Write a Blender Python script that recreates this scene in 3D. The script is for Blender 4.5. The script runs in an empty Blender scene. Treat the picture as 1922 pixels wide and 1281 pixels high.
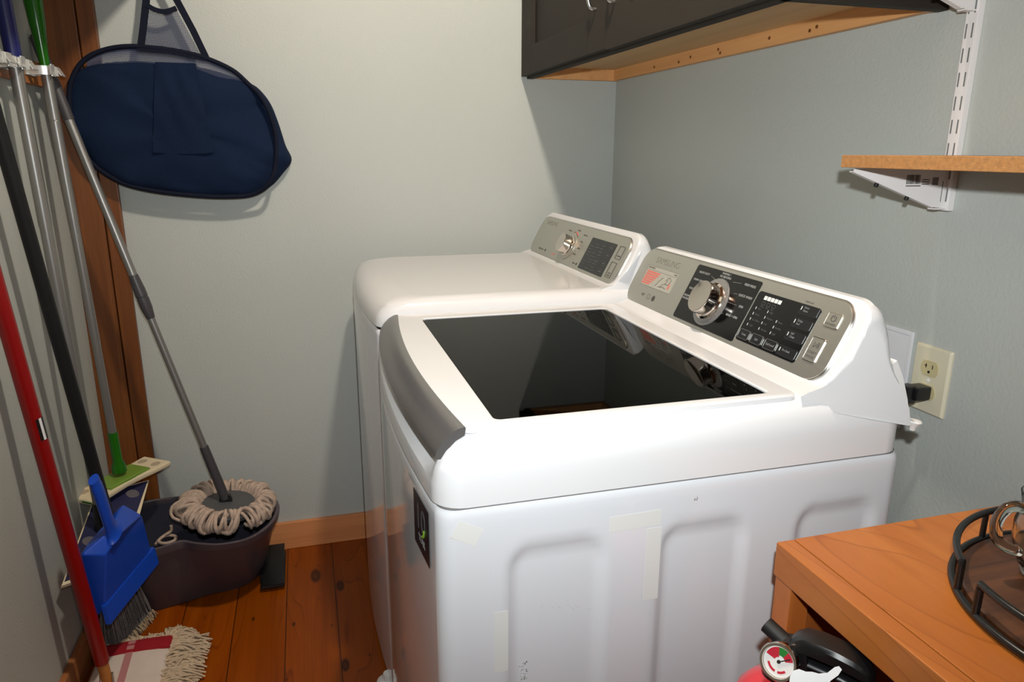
import bpy, bmesh, math, random
from mathutils import Vector, Matrix
random.seed(7)
scene = bpy.context.scene
COL = scene.collection
PI = math.pi

# ------------------------------------------------------------------ camera
cam_data = bpy.data.cameras.new('camera')
cam_data.sensor_width = 36.0
cam_data.lens = 1350.0 / 1922.0 * 36.0
cam_data.clip_start = 0.02
cam = bpy.data.objects.new('camera', cam_data)
COL.objects.link(cam)
yaw, pitch, roll = math.radians(16.0), math.radians(14.8), math.radians(0.23)
fwd = Vector((math.sin(yaw) * math.cos(pitch), math.cos(yaw) * math.cos(pitch), -math.sin(pitch)))
rgt = Vector((math.cos(yaw), -math.sin(yaw), 0))
upv = rgt.cross(fwd)
r2 = rgt * math.cos(roll) + upv * math.sin(roll)
u2 = upv * math.cos(roll) - rgt * math.sin(roll)
mw = Matrix((r2, u2, -fwd)).transposed().to_4x4()
mw.translation = Vector((-0.9885, -2.25, 1.271))
cam.matrix_world = mw
scene.camera = cam

# ------------------------------------------------------------------ light and exposure
world = bpy.data.worlds.new('world')
scene.world = world
world.use_nodes = True
world.node_tree.nodes['Background'].inputs[0].default_value = (0.6, 0.66, 0.7, 1)
world.node_tree.nodes['Background'].inputs[1].default_value = 0.02

def lamp(name, kind, loc, energy, color, **kw):
    d = bpy.data.lights.new(name, kind)
    d.energy = energy
    d.color = color
    for k, v in kw.items():
        setattr(d, k, v)
    o = bpy.data.objects.new(name, d)
    o.location = loc
    COL.objects.link(o)
    return o

# the camera's own flash, in its shoe just above the lens
flash = lamp('camera_flash', 'SPOT', (-0.968, -2.25, 1.385), 66.0, (0.95, 1.0, 1.0),
             shadow_soft_size=0.014, spot_size=math.radians(104), spot_blend=1.0)
aim = Vector((-0.26, -0.30, 1.06)) - flash.location
flash.rotation_euler = aim.to_track_quat('-Z', 'Y').to_euler()
# the ceiling lamp of the room
ceil_lamp = lamp('ceiling_lamp_light', 'POINT', (-0.64, -1.18, 2.44), 70.0, (1.0, 0.92, 0.77), shadow_soft_size=0.045)

vs = scene.view_settings
vs.view_transform = 'Standard'
vs.look = 'None'
vs.gamma = 1.0
vs.use_curve_mapping = False
vs.exposure = 0.0

# ------------------------------------------------------------------ materials
def lin(c):
    f = lambda v: v / 12.92 if v <= 0.04045 else ((v + 0.055) / 1.055) ** 2.4
    return tuple(f(v / 255.0) for v in c[:3]) + (1.0,)

def new_mat(name):
    m = bpy.data.materials.new(name)
    m.use_nodes = True
    nt = m.node_tree
    return m, nt, nt.nodes['Principled BSDF']

def plain(name, col, rough=0.5, metal=0.0, coat=0.0, bump=0.0, bscale=200.0, var=0.0, vscale=8.0, spec=0.5):
    m, nt, b = new_mat(name)
    c = lin(col)
    b.inputs['Base Color'].default_value = c
    b.inputs['Roughness'].default_value = rough
    b.inputs['Metallic'].default_value = metal
    b.inputs['Coat Weight'].default_value = coat
    b.inputs['Coat Roughness'].default_value = 0.06
    b.inputs['Specular IOR Level'].default_value = spec
    tc = nt.nodes.new('ShaderNodeTexCoord')
    if var > 0:
        n = nt.nodes.new('ShaderNodeTexNoise')
        n.inputs['Scale'].default_value = vscale
        n.inputs['Detail'].default_value = 6
        nt.links.new(tc.outputs['Object'], n.inputs['Vector'])
        r = nt.nodes.new('ShaderNodeValToRGB')
        r.color_ramp.elements[0].position = 0.3
        r.color_ramp.elements[1].position = 0.7
        r.color_ramp.elements[0].color = tuple(v * (1 - var) for v in c[:3]) + (1,)
        r.color_ramp.elements[1].color = tuple(min(1, v * (1 + var)) for v in c[:3]) + (1,)
        nt.links.new(n.outputs['Fac'], r.inputs[0])
        nt.links.new(r.outputs[0], b.inputs['Base Color'])
    if bump > 0:
        n2 = nt.nodes.new('ShaderNodeTexNoise')
        n2.inputs['Scale'].default_value = bscale
        n2.inputs['Detail'].default_value = 3
        nt.links.new(tc.outputs['Object'], n2.inputs['Vector'])
        bp = nt.nodes.new('ShaderNodeBump')
        bp.inputs['Strength'].default_value = bump
        bp.inputs['Distance'].default_value = 0.002
        nt.links.new(n2.outputs['Fac'], bp.inputs['Height'])
        nt.links.new(bp.outputs['Normal'], b.inputs['Normal'])
    return m

def wood(name, c1, c2, axis='Y', grain=14.0, stretch=0.08, rough=0.45, planks=None, knots=0.0, contrast=1.0, line=None, lscale=5.0, spec=0.5):
    """long grain along `axis`; optional floor boards of a width, and knots"""
    m, nt, b = new_mat(name)
    N, L = nt.nodes, nt.links
    tc = N.new('ShaderNodeTexCoord')
    mp = N.new('ShaderNodeMapping')
    s = {'X': (stretch, 1, 1), 'Y': (1, stretch, 1), 'Z': (1, 1, stretch)}[axis]
    mp.inputs['Scale'].default_value = s
    src = tc.outputs['Object']
    plank_rand = None
    if planks:
        sep = N.new('ShaderNodeSeparateXYZ')
        L.new(src, sep.inputs[0])
        dv = N.new('ShaderNodeMath'); dv.operation = 'DIVIDE'; dv.inputs[1].default_value = planks[0]
        ad = N.new('ShaderNodeMath'); ad.operation = 'ADD'; ad.inputs[1].default_value = planks[1]
        fl = N.new('ShaderNodeMath'); fl.operation = 'FLOOR'
        fr = N.new('ShaderNodeMath'); fr.operation = 'FRACT'
        L.new(sep.outputs[0], dv.inputs[0]); L.new(dv.outputs[0], ad.inputs[0])
        L.new(ad.outputs[0], fl.inputs[0]); L.new(ad.outputs[0], fr.inputs[0])
        wn = N.new('ShaderNodeTexWhiteNoise'); wn.noise_dimensions = '1D'
        L.new(fl.outputs[0], wn.inputs['W'])
        plank_rand = wn
        vm = N.new('ShaderNodeVectorMath'); vm.operation = 'MULTIPLY_ADD'
        vm.inputs[1].default_value = (3, 7, 1)
        L.new(wn.outputs['Color'], vm.inputs[0]); L.new(src, vm.inputs[2])
        src = vm.outputs[0]
    L.new(src, mp.inputs['Vector'])
    n = N.new('ShaderNodeTexNoise')
    n.inputs['Scale'].default_value = grain
    n.inputs['Detail'].default_value = 8
    n.inputs['Roughness'].default_value = 0.62
    n.inputs['Distortion'].default_value = 0.6
    L.new(mp.outputs[0], n.inputs['Vector'])
    r = N.new('ShaderNodeValToRGB')
    r.color_ramp.elements[0].position = 0.5 - 0.22 / contrast
    r.color_ramp.elements[1].position = 0.5 + 0.22 / contrast
    r.color_ramp.elements[0].color = lin(c1)
    r.color_ramp.elements[1].color = lin(c2)
    L.new(n.outputs['Fac'], r.inputs[0])
    out = r.outputs[0]
    def mix(a, fac, colr, mode='MIX'):
        mx = N.new('ShaderNodeMix'); mx.data_type = 'RGBA'; mx.blend_type = mode
        if isinstance(fac, float): mx.inputs[0].default_value = fac
        else: L.new(fac, mx.inputs[0])
        L.new(a, mx.inputs[6])
        if isinstance(colr, tuple): mx.inputs[7].default_value = colr
        else: L.new(colr, mx.inputs[7])
        return mx.outputs[2]
    if line:                                   # cathedral growth rings drawn as thin darker lines
        w = N.new('ShaderNodeTexNoise')
        w.inputs['Scale'].default_value = lscale
        w.inputs['Detail'].default_value = 1.0
        w.inputs['Roughness'].default_value = 0.3
        mp2 = N.new('ShaderNodeMapping')
        st = 0.07 if planks else max(stretch * 2.6, 0.2)
        mp2.inputs['Scale'].default_value = {'X': (st, 1, 1), 'Y': (1, st, 1), 'Z': (1, 1, st)}[axis]
        L.new(src, mp2.inputs['Vector']); L.new(mp2.outputs[0], w.inputs['Vector'])
        ml = N.new('ShaderNodeMath'); ml.operation = 'MULTIPLY'; ml.inputs[1].default_value = 16.0
        fr2 = N.new('ShaderNodeMath'); fr2.operation = 'FRACT'
        L.new(w.outputs['Fac'], ml.inputs[0]); L.new(ml.outputs[0], fr2.inputs[0])
        rr = N.new('ShaderNodeValToRGB')
        rr.color_ramp.elements[0].position = 0.0; rr.color_ramp.elements[0].color = (0, 0, 0, 1)
        rr.color_ramp.elements[1].position = 0.90; rr.color_ramp.elements[1].color = (0.12, 0.12, 0.12, 1)
        e = rr.color_ramp.elements.new(0.97); e.color = (0.6, 0.6, 0.6, 1)
        e = rr.color_ramp.elements.new(1.0); e.color = (0.0, 0.0, 0.0, 1)
        L.new(fr2.outputs[0], rr.inputs[0])
        out = mix(out, rr.outputs[0], lin(line))
    if planks:
        mr = N.new('ShaderNodeMapRange')
        mr.inputs['To Min'].default_value = 0.72; mr.inputs['To Max'].default_value = 1.15
        L.new(plank_rand.outputs['Value'], mr.inputs[0])
        cb = N.new('ShaderNodeCombineColor')
        for i in range(3): L.new(mr.outputs[0], cb.inputs[i])
        out = mix(out, 1.0, cb.outputs[0], 'MULTIPLY')
        sm = N.new('ShaderNodeMath'); sm.operation = 'PINGPONG'; sm.inputs[1].default_value = 0.5
        L.new(fr.outputs[0], sm.inputs[0])
        lt = N.new('ShaderNodeMath'); lt.operation = 'LESS_THAN'; lt.inputs[1].default_value = 0.009
        L.new(sm.outputs[0], lt.inputs[0])
        out = mix(out, lt.outputs[0], lin((52, 24, 6)))
    if knots > 0:
        vo = N.new('ShaderNodeTexVoronoi')
        vo.inputs['Scale'].default_value = knots
        if planks: vo.voronoi_dimensions = '2D'
        mp3 = N.new('ShaderNodeMapping')
        mp3.inputs['Scale'].default_value = {'X': (0.55, 1, 1), 'Y': (1, 0.42, 1), 'Z': (1, 1, 0.55)}[axis]
        L.new(src, mp3.inputs['Vector']); L.new(mp3.outputs[0], vo.inputs['Vector'])
        rad = N.new('ShaderNodeMath'); rad.operation = 'MULTIPLY'; rad.inputs[1].default_value = 0.16
        sc_ = N.new('ShaderNodeSeparateColor')
        L.new(vo.outputs['Color'], sc_.inputs[0])
        pw = N.new('ShaderNodeMath'); pw.operation = 'POWER'; pw.inputs[1].default_value = 1.7
        L.new(sc_.outputs[0], pw.inputs[0]); L.new(pw.outputs[0], rad.inputs[0])
        dv2 = N.new('ShaderNodeMath'); dv2.operation = 'DIVIDE'
        L.new(vo.outputs['Distance'], dv2.inputs[0]); L.new(rad.outputs[0], dv2.inputs[1])
        rk = N.new('ShaderNodeValToRGB')
        rk.color_ramp.elements[0].position = 0.3; rk.color_ramp.elements[0].color = (0.75, 0.75, 0.75, 1)
        rk.color_ramp.elements[1].position = 1.0; rk.color_ramp.elements[1].color = (0, 0, 0, 1)
        e = rk.color_ramp.elements.new(0.6); e.color = (0.95, 0.95, 0.95, 1)
        L.new(dv2.outputs[0], rk.inputs[0])
        out = mix(out, rk.outputs[0], lin((48, 22, 8)))
    L.new(out, b.inputs['Base Color'])
    b.inputs['Roughness'].default_value = rough
    b.inputs['Specular IOR Level'].default_value = spec
    bp = N.new('ShaderNodeBump'); bp.inputs['Strength'].default_value = 0.08; bp.inputs['Distance'].default_value = 0.001
    L.new(n.outputs['Fac'], bp.inputs['Height']); L.new(bp.outputs['Normal'], b.inputs['Normal'])
    return m

def brushed(name, col, rough=0.34, aniso_axis='Y'):
    m, nt, b = new_mat(name)
    b.inputs['Base Color'].default_value = lin(col)
    b.inputs['Metallic'].default_value = 0.85
    tc = nt.nodes.new('ShaderNodeTexCoord')
    mp = nt.nodes.new('ShaderNodeMapping')
    mp.inputs['Scale'].default_value = (900, 4, 900)
    n = nt.nodes.new('ShaderNodeTexNoise'); n.inputs['Scale'].default_value = 1.0
    nt.links.new(tc.outputs['Object'], mp.inputs[0]); nt.links.new(mp.outputs[0], n.inputs[0])
    mr = nt.nodes.new('ShaderNodeMapRange')
    mr.inputs['To Min'].default_value = rough - 0.05; mr.inputs['To Max'].default_value = rough + 0.07
    nt.links.new(n.outputs['Fac'], mr.inputs[0]); nt.links.new(mr.outputs[0], b.inputs['Roughness'])
    return m

def net(name, col, alpha=0.5, scale=420.0):
    """woven net: threads with open holes between them"""
    m, nt, b = new_mat(name)
    b.inputs['Base Color'].default_value = lin(col)
    b.inputs['Roughness'].default_value = 0.8
    tc = nt.nodes.new('ShaderNodeTexCoord')
    vo = nt.nodes.new('ShaderNodeTexVoronoi'); vo.inputs['Scale'].default_value = scale
    vo.inputs['Randomness'].default_value = 0.0
    nt.links.new(tc.outputs['Object'], vo.inputs['Vector'])
    gt = nt.nodes.new('ShaderNodeMath'); gt.operation = 'GREATER_THAN'; gt.inputs[1].default_value = alpha
    nt.links.new(vo.outputs['Distance'], gt.inputs[0])
    nt.links.new(gt.outputs[0], b.inputs['Alpha'])
    return m

def glass(name, col, rough=0.0, ior=1.45):
    m, nt, b = new_mat(name)
    b.inputs['Base Color'].default_value = lin(col)
    b.inputs['Roughness'].default_value = rough
    b.inputs['Transmission Weight'].default_value = 1.0
    b.inputs['IOR'].default_value = ior
    return m

M = {}
M['wall'] = plain('wall_paint', (180, 184, 180), 0.55, bump=0.35, bscale=160.0, var=0.015, vscale=3.0, spec=0.35)
M['ceiling'] = wood('ceiling_boards', (96, 54, 26), (124, 76, 40), 'Y', 26.0, 0.05, 0.55)
M['floor'] = wood('pine_floor', (138, 60, 0), (170, 84, 3), 'Y', 26.0, 0.05, 0.36, spec=0.22, planks=(0.1385, 0.25), knots=8.5, line=(104, 38, 0), lscale=11.0)
M['trim'] = wood('trim_wood', (92, 48, 16), (128, 74, 30), 'Z', 60.0, 0.03, 0.4)
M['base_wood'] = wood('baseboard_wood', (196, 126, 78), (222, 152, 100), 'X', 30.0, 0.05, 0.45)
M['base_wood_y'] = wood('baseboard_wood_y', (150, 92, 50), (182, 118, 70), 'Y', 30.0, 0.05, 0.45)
M['white'] = plain('appliance_enamel', (218, 218, 220), 0.13, coat=0.35, spec=0.5)
M['white_side'] = plain('appliance_side_paint', (214, 216, 221), 0.10, coat=0.6)
M['white_plastic'] = plain('white_plastic', (232, 230, 228), 0.3)
M['black_gap'] = plain('dark_seam', (18, 18, 18), 0.8)
M['silver'] = brushed('panel_silver', (196, 194, 186), 0.30)
M['silver_dry'] = brushed('panel_silver_dryer', (190, 189, 180), 0.42)
M['handle_grey'] = plain('lid_handle_grey', (122, 120, 119), 0.26, metal=0.6)
M['chrome'] = plain('chrome', (214, 205, 196), 0.08, metal=1.0)
M['clip_metal'] = plain('clip_metal', (226, 226, 224), 0.3, metal=0.55)
M['chrome_soft'] = plain('satin_metal', (196, 194, 190), 0.28, metal=1.0)
M['gloss_black'] = plain('gloss_black', (13, 13, 14), 0.14, spec=0.45)
M['button_black'] = plain('button_black', (24, 24, 27), 0.3)
M['dark_ring'] = plain('dial_ring_grey', (150, 148, 146), 0.25, metal=0.6)
M['print_white'] = plain('print_white', (225, 225, 222), 0.6)
M['print_dial'] = plain('print_dial', (158, 158, 156), 0.6)
M['print_grey'] = plain('print_grey', (122, 122, 122), 0.6)
M['print_dim'] = plain('print_dim', (76, 76, 76), 0.6)
M['print_dark'] = plain('print_dark', (70, 68, 64), 0.6)
M['print_logo'] = plain('print_logo', (132, 128, 120), 0.5, metal=0.3)
M['print_red'] = plain('print_red', (206, 112, 100), 0.6)
M['print_green'] = plain('print_green', (120, 160, 40), 0.6)
M['label_film'] = plain('label_film', (166, 164, 154), 0.4)
M['lid_glass'] = glass('smoked_lid_glass', (46, 48, 43), 0.012, 1.13)
M['tub'] = plain('steel_tub', (170, 170, 168), 0.35, metal=0.8)
M['cab_dark'] = plain('cabinet_paint', (44, 39, 34), 0.65, var=0.05, vscale=20.0, spec=0.2)
M['cab_in'] = plain('cabinet_gap', (20, 18, 16), 0.9)
M['cab_ply'] = wood('cabinet_plywood', (186, 150, 104), (204, 170, 124), 'Y', 10.0, 0.05, 0.6)
M['cab_wood'] = wood('cabinet_rail_wood', (196, 138, 84), (222, 166, 108), 'Y', 24.0, 0.05, 0.55, knots=8.0)
M['mdf'] = plain('particle_board', (160, 112, 64), 0.85, bump=0.4, bscale=500.0, var=0.16, vscale=160.0)
M['rail_white'] = plain('powder_coat_white', (226, 222, 222), 0.4)
M['slot'] = plain('slot_dark', (108, 110, 110), 0.8)
M['outlet'] = plain('ivory_plastic', (214, 206, 182), 0.35)
M['outlet_in'] = plain('ivory_receptacle', (196, 184, 142), 0.4)
M['black_plastic'] = plain('black_plastic', (20, 20, 22), 0.35)
M['black_rubber'] = plain('black_rubber', (16, 16, 17), 0.55)
M['black_metal'] = plain('black_wire', (14, 14, 14), 0.32)
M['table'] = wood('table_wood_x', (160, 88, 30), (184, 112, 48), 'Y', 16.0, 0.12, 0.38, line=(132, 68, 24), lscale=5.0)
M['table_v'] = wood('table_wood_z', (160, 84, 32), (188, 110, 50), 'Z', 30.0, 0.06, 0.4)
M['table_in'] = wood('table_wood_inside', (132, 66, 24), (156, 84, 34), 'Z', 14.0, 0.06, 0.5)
M['tray_wood'] = wood('dark_tray_wood', (58, 32, 18), (92, 54, 30), 'X', 60.0, 0.03, 0.42, contrast=1.3)
M['clear_glass'] = glass('clear_glass', (240, 244, 238), 0.0, 1.48)
M['yellow_glass'] = glass('yellow_glass', (226, 214, 120), 0.03, 1.45)
M['red_paint'] = plain('red_enamel', (138, 5, 6), 0.32)
M['ext_red'] = plain('extinguisher_red', (206, 40, 48), 0.25, coat=0.4)
M['gauge_face'] = plain('gauge_face', (228, 226, 224), 0.5)
M['gauge_red'] = plain('gauge_red', (190, 24, 50), 0.5)
M['gauge_green'] = plain('gauge_green', (30, 120, 40), 0.5)
M['tag'] = plain('white_tag', (232, 236, 240), 0.6)
M['navy'] = plain('navy_cloth', (9, 27, 54), 0.85, bump=0.5, bscale=900.0, var=0.1, vscale=6.0, spec=0.2)
M['navy_dark'] = plain('navy_binding', (10, 16, 34), 0.8, bump=0.3, bscale=700.0, spec=0.2)
M['navy_net'] = net('navy_net', (58, 66, 92), 0.36, 330.0)
M['pole_silver'] = plain('pole_aluminium', (150, 148, 146), 0.36, metal=0.75, bump=0.06, bscale=900.0)
M['pole_grey'] = plain('pole_charcoal', (64, 62, 66), 0.4)
M['pole_dark'] = plain('pole_black', (27, 27, 29), 0.5, spec=0.3)
M['blue_grip'] = plain('blue_grip', (18, 24, 92), 0.4)
M['green_grip'] = plain('green_plastic', (28, 98, 8), 0.22)
M['green_clear'] = plain('green_head', (116, 150, 60), 0.25)
M['cream'] = plain('cream_plastic', (222, 208, 176), 0.5)
M['cream_spot'] = plain('cream_patch', (176, 160, 136), 0.7)
M['pad_navy'] = plain('pad_navy', (22, 24, 66), 0.6)
M['pad_dot'] = plain('pad_dot', (92, 88, 96), 0.7)
M['dustpan'] = plain('blue_plastic', (14, 72, 190), 0.35)
M['bucket'] = plain('bucket_grey', (78, 70, 76), 0.38)
M['bucket_in'] = plain('bucket_inside', (54, 54, 66), 0.5)
M['mop_disc'] = plain('mop_disc_grey', (78, 80, 82), 0.5)
M['mop_yarn'] = plain('mop_yarn', (198, 176, 160), 0.95, bump=0.8, bscale=900.0, var=0.18, vscale=90.0, spec=0.1)
M['fringe'] = plain('fringe_yarn', (206, 186, 160), 0.95, var=0.15, vscale=120.0, spec=0.1)
M['canvas'] = plain('white_canvas', (222, 208, 198), 0.9, bump=0.4, bscale=800.0, var=0.06, vscale=14.0)
M['canvas_red'] = plain('red_canvas', (160, 12, 32), 0.8, bump=0.3, bscale=800.0)
M['canvas_pink'] = plain('pink_tape', (188, 128, 130), 0.85)
M['bristle'] = plain('broom_bristle', (120, 116, 116), 0.9, var=0.25, vscale=180.0)
M['bristle_tip'] = plain('broom_bristle_tip', (186, 164, 132), 0.9)
M['wood_tip'] = plain('pole_wood', (190, 120, 50), 0.5)
M['sticker_dark'] = plain('dark_sticker', (26, 22, 22), 0.3)
M['wall_plate'] = plain('white_wall_plate', (222, 222, 226), 0.45)
M['tape'] = plain('tape_residue', (217, 217, 214), 0.3)
M['scuff'] = plain('scuff_grey', (190, 189, 184), 0.7)
M['seam_grey'] = plain('seam_grey', (120, 119, 117), 0.7)
M['lamp_glass'] = plain('lamp_base', (230, 226, 218), 0.5)

# ------------------------------------------------------------------ mesh helpers
def fin(bm, ang=38.0):
    bm.normal_update()
    a = math.radians(ang)
    for f in bm.faces:
        f.smooth = True
    for e in bm.edges:
        if len(e.link_faces) == 2:
            try:
                e.smooth = e.calc_face_angle() < a
            except ValueError:
                e.smooth = True

ROOT = {}
def root_of(o):
    while o.parent:
        o = o.parent
    return o

def obj(name, bm, mat, parent=None, ang=38.0, recalc=True):
    if recalc:
        bmesh.ops.recalc_face_normals(bm, faces=bm.faces)
    fin(bm, ang)
    if parent is None:
        xs = [v.co.x for v in bm.verts]; ys = [v.co.y for v in bm.verts]; zs = [v.co.z for v in bm.verts]
        off = Vector(((min(xs) + max(xs)) / 2, (min(ys) + max(ys)) / 2, min(zs)))
    else:
        off = root_of(parent).location.copy()
    for v in bm.verts:
        v.co -= off
    me = bpy.data.meshes.new(name)
    bm.to_mesh(me)
    bm.free()
    for m_ in (mat if isinstance(mat, (list, tuple)) else [mat]):
        me.materials.append(m_)
    o = bpy.data.objects.new(name, me)
    COL.objects.link(o)
    if len(me.polygons) < 25000:
        w = o.modifiers.new('weighted_normal', 'WEIGHTED_NORMAL')
        w.keep_sharp = True
        w.weight = 90
    if parent is None:
        o.location = off
    else:
        o.parent = parent
    return o

def tag(o, label, cat, group=None):
    o['label'] = label
    o['category'] = cat
    if group:
        o['group'] = group
    return o

def thing(name, label, cat, loc, group=None):
    o = bpy.data.objects.new(name, None)
    o.empty_display_size = 0.05
    COL.objects.link(o)
    o.location = loc
    return tag(o, label, cat, group)

def struct(name, bm, mat):
    o = obj(name, bm, mat)
    o['kind'] = 'structure'
    return o

def B():
    return bmesh.new()

def box(bm, x0, x1, y0, y1, z0, z1, bev=0.0, seg=2, mi=0):
    t = bmesh.new()
    bmesh.ops.create_cube(t, size=1.0)
    for v in t.verts:
        v.co = Vector(((x0 + x1) / 2 + v.co.x * (x1 - x0), (y0 + y1) / 2 + v.co.y * (y1 - y0), (z0 + z1) / 2 + v.co.z * (z1 - z0)))
    if bev > 0:
        bmesh.ops.bevel(t, geom=list(t.edges), offset=bev, segments=seg, profile=0.5, affect='EDGES')
    merge(bm, t, mi=mi)

def merge(bm, t, mat=None, mi=0):
    mp = {}
    for v in t.verts:
        mp[v] = bm.verts.new(mat @ v.co if mat else v.co)
    for f in t.faces:
        try:
            nf = bm.faces.new([mp[v] for v in f.verts])
            nf.material_index = mi
        except ValueError:
            pass
    t.free()

def quadbox(bm, c, ax, ay, az, hx, hy, hz, bev=0.0, seg=2, mi=0):
    """box with its own axes"""
    t = bmesh.new()
    bmesh.ops.create_cube(t, size=2.0)
    for v in t.verts:
        v.co = Vector((v.co.x * hx, v.co.y * hy, v.co.z * hz))
    if bev > 0:
        bmesh.ops.bevel(t, geom=list(t.edges), offset=bev, segments=seg, profile=0.5, affect='EDGES')
    mt = Matrix((Vector(ax), Vector(ay), Vector(az))).transposed().to_4x4()
    mt.translation = Vector(c)
    merge(bm, t, mt, mi)

def frame_for(d):
    d = d.normalized()
    a = Vector((0, 0, 1)) if abs(d.z) < 0.9 else Vector((1, 0, 0))
    x = d.cross(a).normalized()
    return x, d.cross(x).normalized()

def tube(bm, pts, rad, seg=12, closed=False, caps=True, flat=1.0, mi=0):
    pts = [Vector(p) for p in pts]
    n = len(pts)
    rads = rad if isinstance(rad, (list, tuple)) else [rad] * n
    rings = []
    px = None
    for i, p in enumerate(pts):
        if closed:
            d = pts[(i + 1) % n] - pts[i - 1]
        else:
            d = pts[min(i + 1, n - 1)] - pts[max(i - 1, 0)]
        if d.length < 1e-9:
            d = Vector((0, 0, 1))
        d.normalize()
        if px is None:
            x, y = frame_for(d)
        else:
            x = (px - d * px.dot(d))
            if x.length < 1e-6:
                x, y = frame_for(d)
            x.normalize()
            y = d.cross(x).normalized()
        px = x
        rings.append([bm.verts.new(p + (x * math.cos(2 * PI * k / seg) + y * math.sin(2 * PI * k / seg) * flat) * rads[i]) for k in range(seg)])
    m_ = n if closed else n - 1
    for i in range(m_):
        a, b_ = rings[i], rings[(i + 1) % n]
        for k in range(seg):
            f = bm.faces.new((a[k], a[(k + 1) % seg], b_[(k + 1) % seg], b_[k]))
            f.material_index = mi
    if caps and not closed:
        f = bm.faces.new(rings[0]); f.material_index = mi
        f = bm.faces.new(list(reversed(rings[-1]))); f.material_index = mi

def lathe(bm, c, axis, prof, seg=32, mi=0):
    """prof: (radius, height) pairs along axis from c"""
    axis = Vector(axis).normalized()
    x, y = frame_for(axis)
    c = Vector(c)
    rings = []
    for r, h in prof:
        if r < 1e-6:
            rings.append([bm.verts.new(c + axis * h)])
        else:
            rings.append([bm.verts.new(c + axis * h + (x * math.cos(2 * PI * k / seg) + y * math.sin(2 * PI * k / seg)) * r) for k in range(seg)])
    for a, b_ in zip(rings, rings[1:]):
        if len(a) == 1 and len(b_) == 1:
            continue
        for k in range(seg):
            k2 = (k + 1) % seg
            if len(a) == 1:
                f = bm.faces.new((a[0], b_[k2], b_[k]))
            elif len(b_) == 1:
                f = bm.faces.new((a[k], a[k2], b_[0]))
            else:
                f = bm.faces.new((a[k], a[k2], b_[k2], b_[k]))
            f.material_index = mi
    for rr in (rings[0], rings[-1]):
        if len(rr) > 2:
            f = bm.faces.new(rr); f.material_index = mi

def loft(bm, loops, cap0=True, cap1=True, closed=False, mi=0):
    vs_ = [[bm.verts.new(p) for p in lp] for lp in loops]
    n = len(vs_[0])
    rng = range(len(vs_)) if closed else range(len(vs_) - 1)
    for i in rng:
        a, b_ = vs_[i], vs_[(i + 1) % len(vs_)]
        for k in range(n):
            f = bm.faces.new((a[k], a[(k + 1) % n], b_[(k + 1) % n], b_[k]))
            f.material_index = mi
    if cap0 and not closed:
        f = bm.faces.new(list(reversed(vs_[0]))); f.material_index = mi
    if cap1 and not closed:
        f = bm.faces.new(vs_[-1]); f.material_index = mi

def rrect(w0, w1, h0, h1, r, n=6):
    """2-D rounded rectangle, counter-clockwise"""
    out = []
    for cx, cy, a0 in ((w1 - r, h1 - r, 0), (w0 + r, h1 - r, 90), (w0 + r, h0 + r, 180), (w1 - r, h0 + r, 270)):
        for k in range(n + 1):
            a = math.radians(a0 + 90.0 * k / n)
            out.append((cx + r * math.cos(a), cy + r * math.sin(a)))
    return out

def catmull(pts, n=8, closed=True):
    P = [Vector(p) for p in pts]
    out = []
    m_ = len(P)
    rng = range(m_) if closed else range(m_ - 1)
    for i in rng:
        if closed:
            p0, p1, p2, p3 = P[i - 1], P[i], P[(i + 1) % m_], P[(i + 2) % m_]
        else:
            p0, p1, p2, p3 = P[max(i - 1, 0)], P[i], P[i + 1], P[min(i + 2, m_ - 1)]
        for k in range(n):
            t = k / n
            out.append(0.5 * ((2 * p1) + (p2 - p0) * t + (2 * p0 - 5 * p1 + 4 * p2 - p3) * t * t + (3 * p1 - p0 - 3 * p2 + p3) * t ** 3))
    if not closed:
        out.append(P[-1])
    return out

class Plane:
    """a flat face with its own right (u) and up (v) directions"""
    def __init__(s, o, u, v):
        s.o = Vector(o); s.u = Vector(u).normalized(); s.v = Vector(v).normalized(); s.n = s.u.cross(s.v)
    def p(s, a, b, h=0.0):
        return s.o + s.u * a + s.v * b + s.n * h

def plate(bm, pl, u0, u1, v0, v1, h0, h1, r=0.003, bev=0.0, n=6, mi=0):
    lo = rrect(min(u0, u1), max(u0, u1), v0, v1, r, n)
    loops = [[pl.p(a, b, h0) for a, b in lo]]
    if bev > 0:
        li = rrect(min(u0, u1) + bev, max(u0, u1) - bev, v0 + bev, v1 - bev, max(r - bev, 0.0004), n)
        loops.append([pl.p(a, b, h1 - bev) for a, b in lo])
        loops.append([pl.p(a, b, h1) for a, b in li])
    else:
        loops.append([pl.p(a, b, h1) for a, b in lo])
    loft(bm, loops, mi=mi)

def outline_bar(bm, pl, u0, u1, v0, v1, h0, h1, r, w):
    a = rrect(u0, u1, v0, v1, r); b_ = rrect(u0 + w, u1 - w, v0 + w, v1 - w, max(r - w, 0.0003))
    loft(bm, [[pl.p(x, y, h0) for x, y in a], [pl.p(x, y, h1) for x, y in a], [pl.p(x, y, h1) for x, y in b_], [pl.p(x, y, h0) for x, y in b_]], closed=True)

def letters(name, mat, parent, pl, h, rows, **kw):
    """every line of lettering is a part of its own"""
    for row in rows:
        bm = bmesh.new()
        text(bm, pl, row[0], row[1], row[2], row[3], h, row[4] if len(row) > 4 else 'CENTER', **kw)
        obj(name, bm, mat, parent)

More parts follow.
